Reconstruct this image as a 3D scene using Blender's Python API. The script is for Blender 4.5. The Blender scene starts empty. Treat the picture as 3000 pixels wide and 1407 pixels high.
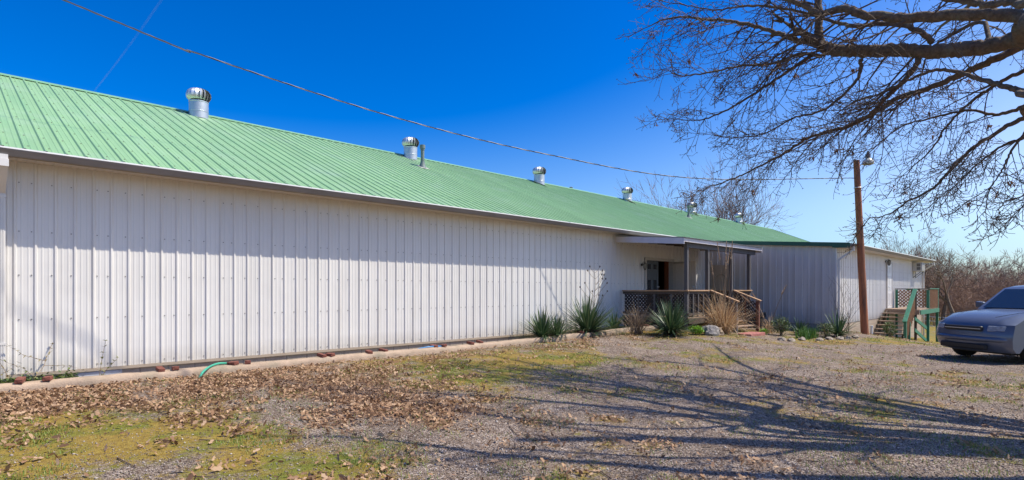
import bpy, bmesh, math, random
import numpy as np
from mathutils import Vector, Matrix, noise

random.seed(7); np.random.seed(7)
scene = bpy.context.scene
COL = scene.collection
R2 = math.sqrt(2.0)
# ------------------------------------------------------------------ camera
EYE = 1.6; FPX = 1650.0; CX = 1500.0; HY = 850.0
cam_data = bpy.data.cameras.new('camera'); cam = bpy.data.objects.new('camera', cam_data); COL.objects.link(cam)
cam.location = (0, 0, EYE); cam.rotation_euler = (math.radians(90), 0, math.radians(-45))
cam_data.sensor_width = 36.0; cam_data.lens = FPX / 3000 * 36
cam_data.shift_y = (HY - 703.5) / 3000.0
cam_data.clip_start = 0.05; cam_data.clip_end = 20000
scene.camera = cam
scene.render.engine = 'CYCLES'
# ------------------------------------------------------------------ light
SUN = Vector((0.95, -1.0, 2.05)).normalized()          # towards the sun
sun_el = math.asin(SUN.z); sun_az = math.atan2(SUN.x, SUN.y)
world = bpy.data.worlds.new('World'); scene.world = world; world.use_nodes = True
wn = world.node_tree.nodes; wl = world.node_tree.links; wn.clear()
sky = wn.new('ShaderNodeTexSky'); sky.sky_type = 'NISHITA'; sky.sun_disc = False
sky.sun_elevation = sun_el; sky.sun_rotation = sun_az
sky.altitude = 300; sky.air_density = 1.0; sky.dust_density = 1.5; sky.ozone_density = 7.0
hsv = wn.new('ShaderNodeHueSaturation'); hsv.inputs['Saturation'].default_value = 1.24; hsv.inputs['Hue'].default_value = 0.504
bg = wn.new('ShaderNodeBackground'); bg.inputs['Strength'].default_value = 0.125
wo = wn.new('ShaderNodeOutputWorld')
sp = wn.new('ShaderNodeSeparateColor'); sp.mode = 'HSV'; wl.new(sky.outputs[0], sp.inputs[0])      # richer blue where the sky is deep, paler where it is bright
mpr = wn.new('ShaderNodeMapRange'); mpr.inputs[1].default_value = 3.9; mpr.inputs[2].default_value = 6.4; mpr.inputs[3].default_value = 1.5; mpr.inputs[4].default_value = 0.85
wl.new(sp.outputs[2], mpr.inputs[0]); wl.new(mpr.outputs[0], hsv.inputs['Saturation'])
wl.new(sky.outputs[0], hsv.inputs['Color']); gam = wn.new('ShaderNodeGamma'); gam.inputs['Gamma'].default_value = 1.2
wl.new(hsv.outputs[0], gam.inputs['Color']); wl.new(gam.outputs[0], bg.inputs['Color']); wl.new(bg.outputs[0], wo.inputs['Surface'])
sd = bpy.data.lights.new('sun', 'SUN'); sd.energy = 5.0; sd.angle = math.radians(0.42); sd.color = (1.0, 0.93, 0.79)
so = bpy.data.objects.new('sun', sd); COL.objects.link(so)
so.rotation_euler = SUN.to_track_quat('Z', 'Y').to_euler(); so.location = (0, 0, 40)
scene.view_settings.view_transform = 'Standard'; scene.view_settings.look = 'None'
scene.view_settings.exposure = 0.17; scene.view_settings.gamma = 1.0

# ------------------------------------------------------------------ geometry of the place
W = 10.72            # wall plane Y
ZB = 0.395           # panel bottom
YE, ZE, PITCH, YR = 10.24, 3.535, 0.425, 17.1
ZR = ZE + PITCH * (YR - YE)
X0, X1 = -5.0, 45.3  # main building ends
XW, YWF, XWE = 22.04, 5.95, 37.9     # wing left plane, front plane, right end

def RD(r, d, z=0.0):          # right / depth (metres from the camera position) to world
    return Vector(((r + d) / R2, (d - r) / R2, z))
def PX(x, y, d):              # photo pixel at a known depth to world
    return RD((x - CX) / FPX * d, d, EYE + (HY - y) / FPX * d)

def sstep(a, b, x):
    t = np.clip((x - a) / (b - a), 0, 1); return t * t * (3 - 2 * t)
_rng = np.random.RandomState(3); _tab = _rng.rand(256, 256)
def vnoise(x, y):
    x = np.asarray(x, float); y = np.asarray(y, float)
    xi = np.floor(x).astype(int); yi = np.floor(y).astype(int); fx = x - xi; fy = y - yi
    fx = fx * fx * (3 - 2 * fx); fy = fy * fy * (3 - 2 * fy)
    a = _tab[xi & 255, yi & 255]; b = _tab[(xi + 1) & 255, yi & 255]; c = _tab[xi & 255, (yi + 1) & 255]; d = _tab[(xi + 1) & 255, (yi + 1) & 255]
    return (a * (1 - fx) + b * fx) * (1 - fy) + (c * (1 - fx) + d * fx) * fy
def fbm(x, y, o=4):
    s = 0; a = .5
    for i in range(o):
        s = s + a * vnoise(x + 17.3 * i, y - 9.1 * i); x = np.asarray(x) * 2.03; y = np.asarray(y) * 2.03; a *= .5
    return s / (1 - .5 ** o)
def gz(X, Y):
    X = np.asarray(X, float); Y = np.asarray(Y, float)
    s = np.maximum(X - 0.9 * (Y - 5) - 21.6, 0); s = s * s / (s + 0.8)
    drop = 3.0 * (1 - np.exp(-0.1 * s / 3.0))
    drop = drop * (1 - sstep(12, 20, Y) * .5)
    rise = 0.225 * sstep(2, 9, Y)
    mound = 0.18 * np.exp(-((X - 15) ** 2 + (Y - 9) ** 2) / 9.0)
    und = 0.05 * (fbm(X * .35, Y * .35, 3) - .5) + 0.02 * (fbm(X * 1.7 + 40, Y * 1.7, 2) - .5)
    far = sstep(60, 160, np.hypot(X, Y)) * 1.2 * (fbm(X * .01 + 3, Y * .01) - .5)
    return rise - drop + mound + und + far
def gzf(x, y): return float(gz(x, y))
def proj(X, Y, Z):
    r = (X - Y) / R2; d = np.maximum((X + Y) / R2, .05)
    return CX + FPX * r / d, HY - FPX * (Z - EYE) / d, (X + Y) / R2
def blob(px, py, cx, cy, rx, ry):
    return np.exp(-(((px - cx) / rx) ** 2 + ((py - cy) / ry) ** 2))
def cover(X, Y):
    """where leaves, moss and gravel lie on the ground"""
    Z = gz(X, Y); px, py, d = proj(X, Y, Z)
    n1 = fbm(X * .8 + 5, Y * .8 + 2); n2 = fbm(X * .55 + 60, Y * .55 + 33); n3 = fbm(X * 2.3 + 11, Y * 2.3 + 7, 3)
    strip = sstep(6.6, 9.3, Y) * (1 - sstep(8.0, 15.0, X))
    leaf = .46 * strip + .75 * blob(px, py, 1230, 1215, 210, 55) + .6 * blob(px, py, 950, 1150, 420, 60) + .45 * blob(px, py, 150, 1200, 350, 50) - .25 * blob(px, py, 250, 1330, 500, 70)
    leaf = leaf + .45 * blob(px, py, 1750, 985, 220, 22) + .20 * (1 - sstep(700, 1500, px)); n4 = fbm(X * 5.1 + 31, Y * 5.1 + 77, 3)
    leaf = np.clip(leaf + (n1 - .5) * 1.0 + (n3 - .5) * 1.2 + (n4 - .5) * 1.2, 0, 1) * (d > 0)
    moss = 1.0 * blob(px, py, 280, 1285, 520, 110) + .7 * blob(px, py, 900, 1370, 260, 60) + .75 * blob(px, py, 1450, 1060, 520, 40) + .4 * blob(px, py, 1250, 1120, 160, 30) + .25
    moss = moss + .5 * blob(px, py, 2560, 1000, 220, 12) + .6 * blob(px, py, 1900, 975, 260, 14)
    moss = moss + .7 * sstep(26, 34, np.hypot(X, Y))
    moss = moss - .9 * blob(px, py, 520, 1370, 200, 45) * .8 - .6 * blob(px, py, 1000, 1215, 160, 50) - .5 * blob(px, py, 1400, 1320, 200, 80)
    gravel_zone = sstep(1250, 1700, px) * (py > 1010)
    moss = np.clip(moss - .2 * gravel_zone + (n2 - .5) * 1.3 + (n3 - .5) * 1.3 + (n4 - .5) * .9, .05, .9)
    return leaf, moss
# ------------------------------------------------------------------ materials
MATS = {}
def mat(name, color, rough=.6, metal=0.0, var=.15, scale=8.0, bump=0.0, bscale=None, stretch=(1, 1, 1), color2=None, spec=.5, detail=6, coord='Object', dirt=None):
    if name in MATS: return MATS[name]
    m = bpy.data.materials.new(name); m.use_nodes = True; nt = m.node_tree; N = nt.nodes; L = nt.links
    b = N['Principled BSDF']; b.inputs['Roughness'].default_value = rough; b.inputs['Metallic'].default_value = metal
    b.inputs['Specular IOR Level'].default_value = spec
    tc = N.new('ShaderNodeTexCoord'); mp = N.new('ShaderNodeMapping'); mp.inputs['Scale'].default_value = stretch
    L.new(tc.outputs[coord], mp.inputs['Vector'])
    nz = N.new('ShaderNodeTexNoise'); nz.inputs['Scale'].default_value = scale; nz.inputs['Detail'].default_value = detail; nz.inputs['Roughness'].default_value = .65
    L.new(mp.outputs[0], nz.inputs['Vector'])
    rp = N.new('ShaderNodeValToRGB'); rp.color_ramp.elements[0].position = .3; rp.color_ramp.elements[1].position = .7
    c = Vector(color)
    lo = c * (1 - var); hi = Vector(color2) if color2 else c * (1 + var)
    rp.color_ramp.elements[0].color = (*lo, 1); rp.color_ramp.elements[1].color = (*[min(v, .95) for v in hi], 1)
    L.new(nz.outputs['Fac'], rp.inputs[0]); out = rp.outputs[0]
    if dirt:
        dcol, dsc, dstr, lo_, hi_ = dirt
        n2 = N.new('ShaderNodeTexNoise'); n2.inputs['Scale'].default_value = dsc; n2.inputs['Detail'].default_value = 5
        mp2 = N.new('ShaderNodeMapping'); mp2.inputs['Scale'].default_value = dstr; L.new(tc.outputs[coord], mp2.inputs['Vector']); L.new(mp2.outputs[0], n2.inputs['Vector'])
        r2 = N.new('ShaderNodeValToRGB'); r2.color_ramp.elements[0].position = lo_; r2.color_ramp.elements[1].position = hi_
        r2.color_ramp.elements[1].color = (.8, .8, .8, 1)
        L.new(n2.outputs['Fac'], r2.inputs[0])
        mx = N.new('ShaderNodeMixRGB'); mx.inputs[2].default_value = (*dcol, 1); L.new(r2.outputs[0], mx.inputs[0]); L.new(out, mx.inputs[1]); out = mx.outputs[0]
    L.new(out, b.inputs['Base Color'])
    if bump:
        bp = N.new('ShaderNodeBump'); bp.inputs['Strength'].default_value = bump; bp.inputs['Distance'].default_value = .02
        n3 = N.new('ShaderNodeTexNoise'); n3.inputs['Scale'].default_value = bscale or scale * 3; n3.inputs['Detail'].default_value = 5
        L.new(mp.outputs[0], n3.inputs['Vector']); L.new(n3.outputs['Fac'], bp.inputs['Height']); L.new(bp.outputs[0], b.inputs['Normal'])
    MATS[name] = m; return m
def island_mat(name, cols, rough=.7, trans=0.0):
    m = bpy.data.materials.new(name); m.use_nodes = True; nt = m.node_tree; N = nt.nodes; L = nt.links
    b = N['Principled BSDF']; b.inputs['Roughness'].default_value = rough
    g = N.new('ShaderNodeNewGeometry'); rp = N.new('ShaderNodeValToRGB'); rp.color_ramp.interpolation = 'LINEAR'
    e = rp.color_ramp.elements
    while len(e) < len(cols): e.new(.5)
    for i, c in enumerate(cols): e[i].position = i / (len(cols) - 1); e[i].color = (*c, 1)
    L.new(g.outputs['Random Per Island'], rp.inputs[0]); L.new(rp.outputs[0], b.inputs['Base Color'])
    if trans:
        t = N.new('ShaderNodeBsdfTranslucent'); L.new(rp.outputs[0], t.inputs['Color'])
        mx = N.new('ShaderNodeMixShader'); mx.inputs[0].default_value = trans
        L.new(b.outputs[0], mx.inputs[1]); L.new(t.outputs[0], mx.inputs[2]); L.new(mx.outputs[0], N['Material Output'].inputs['Surface'])
    MATS[name] = m; return m
def emit(name, col, s):
    m = bpy.data.materials.new(name); m.use_nodes = True; b = m.node_tree.nodes['Principled BSDF']
    b.inputs['Base Color'].default_value = (*col, 1); b.inputs['Emission Color'].default_value = (*col, 1); b.inputs['Emission Strength'].default_value = s
    return m
M_WHITE = mat('white_painted_steel', (.73, .705, .675), .38, 0, .03, 1.4, 0, stretch=(1, 1, .35), dirt=((.50, .46, .41), 2.2, (1.6, 1.6, .12), .6, 1.05))
def weather(m, tone=.05, wave=.0, splash=None, spots=None):
    """per-sheet tone, slight waviness of the sheet, mud splash above the base, faded patches"""
    nt = m.node_tree; N = nt.nodes; L = nt.links; b = N['Principled BSDF']; src = b.inputs['Base Color'].links[0].from_socket
    oi = N.new('ShaderNodeObjectInfo'); mr = N.new('ShaderNodeMapRange'); mr.inputs[3].default_value = 1 - tone; mr.inputs[4].default_value = 1 + tone * .4; L.new(oi.outputs['Random'], mr.inputs[0])
    mx = N.new('ShaderNodeMixRGB'); mx.blend_type = 'MULTIPLY'; mx.inputs[0].default_value = 1; L.new(src, mx.inputs[1]); L.new(mr.outputs[0], mx.inputs[2]); out = mx.outputs[0]
    tc = N.new('ShaderNodeTexCoord'); ge = N.new('ShaderNodeNewGeometry')
    if splash:
        col, z0, z1 = splash; sx = N.new('ShaderNodeSeparateXYZ'); L.new(ge.outputs['Position'], sx.inputs[0]); g = N.new('ShaderNodeMapRange'); g.inputs[1].default_value = z0; g.inputs[2].default_value = z1; g.inputs[3].default_value = .85; g.inputs[4].default_value = 0; L.new(sx.outputs[2], g.inputs[0])
        n = N.new('ShaderNodeTexNoise'); n.inputs['Scale'].default_value = 7; n.inputs['Detail'].default_value = 8; n.inputs['Roughness'].default_value = .7; L.new(ge.outputs['Position'], n.inputs['Vector'])
        q = N.new('ShaderNodeMath'); q.operation = 'MULTIPLY'; L.new(g.outputs[0], q.inputs[0]); L.new(n.outputs['Fac'], q.inputs[1])
        m2 = N.new('ShaderNodeMixRGB'); m2.inputs[2].default_value = (*col, 1); L.new(q.outputs[0], m2.inputs[0]); L.new(out, m2.inputs[1]); out = m2.outputs[0]
    if spots:
        col, sc, lo, hi = spots; n = N.new('ShaderNodeTexNoise'); n.inputs['Scale'].default_value = sc; n.inputs['Detail'].default_value = 8; n.inputs['Roughness'].default_value = .7; L.new(ge.outputs['Position'], n.inputs['Vector'])
        rp = N.new('ShaderNodeMapRange'); rp.inputs[1].default_value = lo; rp.inputs[2].default_value = hi; rp.inputs[4].default_value = .7; L.new(n.outputs['Fac'], rp.inputs[0])
        m2 = N.new('ShaderNodeMixRGB'); m2.inputs[2].default_value = (*col, 1); L.new(rp.outputs[0], m2.inputs[0]); L.new(out, m2.inputs[1]); out = m2.outputs[0]
    L.new(out, b.inputs['Base Color'])
    if wave:
        n = N.new('ShaderNodeTexNoise'); n.inputs['Scale'].default_value = 1.7; n.inputs['Detail'].default_value = 2; L.new(ge.outputs['Position'], n.inputs['Vector'])
        bp = N.new('ShaderNodeBump'); bp.inputs['Strength'].default_value = 1.0; bp.inputs['Distance'].default_value = wave; L.new(n.outputs['Fac'], bp.inputs['Height']); L.new(bp.outputs[0], b.inputs['Normal'])
weather(M_WHITE, .035, .012, ((.36, .30, .23), 0.395, 0.395 + .3))
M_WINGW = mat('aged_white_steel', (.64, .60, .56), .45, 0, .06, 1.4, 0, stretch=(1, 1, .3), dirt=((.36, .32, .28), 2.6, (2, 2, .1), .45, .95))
M_GREEN = mat('green_painted_steel', (.275, .465, .235), .45, 0, .10, .8, 0, stretch=(1, .4, 1), dirt=((.185, .39, .20), 1.5, (2.2, .25, 1), .45, .9))
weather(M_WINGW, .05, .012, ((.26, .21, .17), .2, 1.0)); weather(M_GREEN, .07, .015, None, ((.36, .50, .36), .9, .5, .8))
M_RIDGE = mat('green_ridge_cap', (.22, .43, .235), .42, 0, .08, 2)
M_DGREEN = mat('dark_green_paint', (.01, .085, .055), .4, 0, .1, 4)
M_PGREEN = mat('green_painted_wood', (.03, .17, .10), .55, 0, .22, 9, .15, stretch=(1, 1, .3))
M_GUT = mat('weathered_gutter', (.25, .23, .22), .45, .1, .15, 3, 0, stretch=(.4, 1, 3), dirt=((.19, .17, .15), 4, (1, 1, 1), .5, .9))
M_LIP = mat('white_gutter_lip', (.86, .86, .85), .4, 0, .05, 3)
M_SOF = mat('bounce_tinted_soffit', (.66, .60, .53), .5, 0, .06, 3)  # warm light bounced off the ground is put into the soffit colour
M_TAN = mat('tan_trim', (.40, .32, .24), .5, 0, .08, 5)
M_BLOCK = mat('concrete_block', (.38, .32, .255), .9, 0, .16, 14, .35, 60)
M_MORTAR = mat('mortar', (.28, .25, .22), .95, 0, .1, 20)
M_CONC = mat('rough_concrete', (.40, .295, .215), .9, 0, .2, 5, .5, 45, dirt=((.22, .2, .14), 3, (1, 1, 1), .5, .8))
M_GALV = mat('galvanised_steel', (.66, .67, .68), .36, .8, .08, 6, .05, 12)
M_GALV2 = mat('dull_galvanised', (.58, .59, .60), .42, .75, .1, 6)
M_DARK = mat('dark_void', (.02, .02, .02), .8, 0, .1)
M_PVC = mat('grey_pipe', (.16, .20, .20), .5, 0, .1, 6)
M_SEAL = mat('pale_sealant', (.5, .48, .45), .8, 0, .1, 20)
M_SCREW = mat('screw_heads', (.24, .22, .2), .5, .4, .2)
M_WOOD = mat('weathered_wood', (.085, .065, .052), .8, 0, .3, 7, .3, 40, stretch=(1, 1, .2))
M_GWOOD = mat('grey_painted_post', (.10, .093, .093), .7, 0, .15, 7, .2, 30, stretch=(1, 1, .2))
M_RAILW = mat('tan_rail_wood', (.44, .27, .15), .7, 0, .25, 8, .2, 40, stretch=(.3, .3, 1))
M_REDW = mat('redwood_stain', (.17, .065, .04), .75, 0, .3, 8, .2, 40)
M_LATT = mat('dark_brown_lattice', (.038, .026, .021), .75, 0, .3, 10)
M_LATT2 = mat('brown_lattice', (.30, .165, .09), .75, 0, .25, 10)
M_TREAD = mat('stair_tread_wood', (.30, .21, .15), .8, 0, .25, 8, .3, 40, stretch=(.3, .3, 1))
M_PFASC = mat('white_fascia', (.62, .59, .62), .5, 0, .06, 4)
M_DOORW = mat('cream_door', (.60, .54, .47), .45, 0, .05, 4)
M_DOORD = mat('slate_door', (.10, .115, .125), .45, 0, .06, 4)
M_WDOOR = mat('white_door', (.74, .73, .72), .4, 0, .04, 4)
M_FRAME = mat('door_frame', (.52, .49, .45), .5, 0, .06, 6)
M_BLACK = mat('black_metal', (.018, .018, .02), .4, .3, .1)
M_GLASSY = mat('lantern_glass', (.25, .25, .23), .1, 0, .1, 3)
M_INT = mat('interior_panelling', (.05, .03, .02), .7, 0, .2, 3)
M_JAMB = mat('red_brown_wood', (.25, .075, .03), .6, 0, .25, 6, stretch=(1, 1, .2))
M_POLE = mat('pole_wood', (.36, .13, .055), .8, 0, .35, 6, .4, 30, stretch=(3, 3, .25), dirt=((.09, .06, .045), 3, (2, 2, .4), .45, .75))
M_BARK = mat('oak_bark', (.15, .105, .072), .92, 0, .5, 16, 1.0, 34, stretch=(1, 1, 1), dirt=((.20, .20, .15), 5, (1, 1, 1), .55, .75))
M_TWIG = mat('twig_bark', (.115, .075, .052), .85, 0, .3, 5)
M_DTREE = mat('bare_branches', (.22, .15, .12), .9, 0, .3, 1.5)
M_THICK = mat('brushwood', (.30, .19, .135), .9, 0, .4, .6)
M_BRICK = mat('red_brick', (.19, .062, .042), .9, 0, .35, 25, .5, 80)
M_ROCK = mat('grey_rock', (.27, .245, .225), .9, 0, .4, 7, .8, 20)
M_WIRE = mat('wire_jacket', (.035, .035, .04), .5, 0, .1); M_WIRE2 = mat('bare_wire', (.16, .16, .17), .6, .3, .1)
M_HOSE = mat('green_hose', (.05, .36, .24), .4, 0, .1, 9); M_BHOSE = mat('blue_hose', (.03, .2, .45), .4, 0, .1, 9)
M_VENT = mat('vent_paint', (.46, .48, .54), .5, .2, .1, 8)
M_AC = mat('ac_casing', (.58, .56, .52), .5, 0, .06, 5); M_GRILLE = mat('ac_grille', (.16, .16, .15), .6, 0, .1)
M_PLASTIC = mat('white_plastic', (.66, .66, .66), .4, 0, .05)
M_REDSLAB = mat('red_slab', (.36, .13, .11), .85, 0, .25, 8, .3)
M_TANB = mat('tan_board', (.46, .37, .28), .55, 0, .08, 4)
# ------------------------------------------------------------------ mesh helpers
class MB:
    def __init__(s): s.v = []; s.f = []; s.m = []
    def quad(s, a, b, c, d, mi=0):
        i = len(s.v); s.v += [tuple(a), tuple(b), tuple(c), tuple(d)]; s.f.append((i, i + 1, i + 2, i + 3)); s.m.append(mi)
    def face(s, pts, mi=0):
        i = len(s.v); s.v += [tuple(p) for p in pts]; s.f.append(tuple(range(i, i + len(pts)))); s.m.append(mi)
    def obox(s, o, u, v, w, mi=0, ch=0.0):
        """box from corner o with edge vectors u v w; ch chamfers its long edges"""
        o = Vector(o); u = Vector(u); v = Vector(v); w = Vector(w)
        if u.cross(v).dot(w) < 0: u, v = v, u
        if ch <= 0:
            i = len(s.v); P = [o, o + u, o + u + v, o + v, o + w, o + u + w, o + u + v + w, o + v + w]
            s.v += [tuple(p) for p in P]
            for f in ((0, 3, 2, 1), (4, 5, 6, 7), (0, 1, 5, 4), (1, 2, 6, 5), (2, 3, 7, 6), (3, 0, 4, 7)): s.f.append(tuple(i + k for k in f)); s.m.append(mi)
            return
        bm = bmesh.new(); vs = [bm.verts.new(p) for p in (o, o + u, o + u + v, o + v, o + w, o + u + w, o + u + v + w, o + v + w)]
        for f in ((0, 3, 2, 1), (4, 5, 6, 7), (0, 1, 5, 4), (1, 2, 6, 5), (2, 3, 7, 6), (3, 0, 4, 7)): bm.faces.new([vs[k] for k in f])
        bmesh.ops.bevel(bm, geom=bm.edges[:], offset=ch, segments=1, affect='EDGES', profile=.5)
        i = len(s.v); bm.verts.index_update(); s.v += [tuple(q.co) for q in bm.verts]
        for f in bm.faces: s.f.append(tuple(i + q.index for q in f.verts)); s.m.append(mi)
        bm.free()
    def box(s, x0, x1, y0, y1, z0, z1, mi=0, ch=0.0):
        s.obox((x0, y0, z0), (x1 - x0, 0, 0), (0, y1 - y0, 0), (0, 0, z1 - z0), mi, ch)
    def bar(s, a, b, w, h, mi=0, up=(0, 0, 1), ch=0.0):
        a = Vector(a); b = Vector(b); d = (b - a).normalized(); up = Vector(up)
        r = d.cross(up)
        if r.length < 1e-4: r = d.cross(Vector((1, 0, 0)))
        r.normalize(); n = r.cross(d).normalized()
        s.obox(a - r * w / 2 - n * h / 2, r * w, n * h, b - a, mi, ch)
    def tube(s, pts, rad, k=6, mi=0, cap=True):
        n = len(pts); rad = rad if hasattr(rad, '__len__') else [rad] * n
        base = len(s.v); prev = None
        for i, p in enumerate(pts):
            p = Vector(p)
            t = (Vector(pts[min(i + 1, n - 1)]) - Vector(pts[max(i - 1, 0)]))
            if t.length < 1e-9: t = Vector((0, 0, 1))
            t.normalize()
            if prev is None: a = t.orthogonal().normalized()
            else:
                a = prev - t * prev.dot(t)
                a = a.normalized() if a.length > 1e-5 else t.orthogonal().normalized()
            prev = a; b = t.cross(a)
            for j in range(k):
                q = 2 * math.pi * j / k; s.v.append(tuple(p + (a * math.cos(q) + b * math.sin(q)) * rad[i]))
        for i in range(n - 1):
            for j in range(k):
                j2 = (j + 1) % k; s.f.append((base + i * k + j, base + i * k + j2, base + (i + 1) * k + j2, base + (i + 1) * k + j)); s.m.append(mi)
        if cap and k > 2:
            s.f.append(tuple(base + j for j in reversed(range(k)))); s.m.append(mi)
            s.f.append(tuple(base + (n - 1) * k + j for j in range(k))); s.m.append(mi)
    def lathe(s, prof, c=(0, 0, 0), k=20, mi=0, axis=None):
        c = Vector(c); ax = Vector(axis).normalized() if axis else Vector((0, 0, 1)); a = ax.orthogonal().normalized(); b = ax.cross(a); base = len(s.v); n = len(prof)
        for r, z in prof:
            for j in range(k):
                q = 2 * math.pi * j / k; s.v.append(tuple(c + ax * z + (a * math.cos(q) + b * math.sin(q)) * r))
        for i in range(n - 1):
            for j in range(k):
                j2 = (j + 1) % k; s.f.append((base + i * k + j, base + i * k + j2, base + (i + 1) * k + j2, base + (i + 1) * k + j)); s.m.append(mi)
    def mesh(s, name, mats, smooth=False):
        me = bpy.data.meshes.new(name); me.from_pydata(s.v, [], s.f)
        for m in (mats if isinstance(mats, (list, tuple)) else [mats]): me.materials.append(m)
        me.polygons.foreach_set('material_index', s.m)
        if smooth: me.polygons.foreach_set('use_smooth', [True] * len(s.f))
        me.update(); return me
    def build(s, name, mats, parent=None, smooth=False, loc=None, auto=None):
        o = bpy.data.objects.new(name, s.mesh(name, mats, smooth)); COL.objects.link(o)
        if parent: o.parent = parent
        if loc: o.location = loc
        if auto and smooth:
            o.data.set_sharp_from_angle(angle=math.radians(auto))
        return o
def npmesh(name, V, F, m, parent=None, smooth=False):
    me = bpy.data.meshes.new(name); n = len(V); k = F.shape[1]; M = len(F)
    me.vertices.add(n); me.vertices.foreach_set('co', np.asarray(V, np.float32).ravel())
    me.loops.add(M * k); me.loops.foreach_set('vertex_index', F.astype(np.int32).ravel())
    me.polygons.add(M); me.polygons.foreach_set('loop_start', np.arange(0, M * k, k, dtype=np.int32)); me.polygons.foreach_set('loop_total', np.full(M, k, np.int32))
    if smooth: me.polygons.foreach_set('use_smooth', np.ones(M, bool))
    me.materials.append(m); me.update(calc_edges=True); me.validate()
    o = bpy.data.objects.new(name, me); COL.objects.link(o)
    if parent: o.parent = parent
    return o
def tag(o, label=None, cat=None, group=None, kind=None):
    if label: o['label'] = label
    if cat: o['category'] = cat
    if group: o['group'] = group
    if kind: o['kind'] = kind
    return o
def thing(name, label, cat, loc=(0, 0, 0), group=None, rz=0):
    o = bpy.data.objects.new(name, None); COL.objects.link(o); o.location = loc; o.rotation_euler[2] = rz; o.empty_display_size = .2
    return tag(o, label, cat, group)
def inst(name, me, parent, loc=(0, 0, 0), rot=None):
    o = bpy.data.objects.new(name, me); COL.objects.link(o); o.parent = parent; o.location = loc
    if rot: o.rotation_euler = rot
    return o
def copy_thing(root, loc, label, rz=None):
    c = root.copy(); COL.objects.link(c); c.location = loc; c['label'] = label
    if rz is not None: c.rotation_euler[2] = rz
    for ch in list(root.children):
        d = ch.copy(); COL.objects.link(d); d.parent = c
        for g in list(ch.children):
            e = g.copy(); COL.objects.link(e); e.parent = d
    return c
def lattice(mb, o, u, v, w, h, sp=.085, sw=.046, th=.008, mi=0):
    """crossed strips filling a w x h rectangle; o corner, u v unit vectors"""
    o = Vector(o); u = Vector(u).normalized(); v = Vector(v).normalized(); n = u.cross(v)
    for layer, sg in ((0, 1), (1, -1)):
        c = -h if sg > 0 else 0
        while c < (w if sg > 0 else w + h):
            # line x = c + sg*y
            y0, y1 = (max(0, -c), min(h, w - c)) if sg > 0 else (max(0, c - w), min(h, c))
            if y1 - y0 > .02:
                a = o + u * (c + sg * y0) + v * y0 + n * th * layer; b = o + u * (c + sg * y1) + v * y1 + n * th * layer
                mb.bar(a, b, sw, th, mi, up=n)
            c += sp * 1.414
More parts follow.
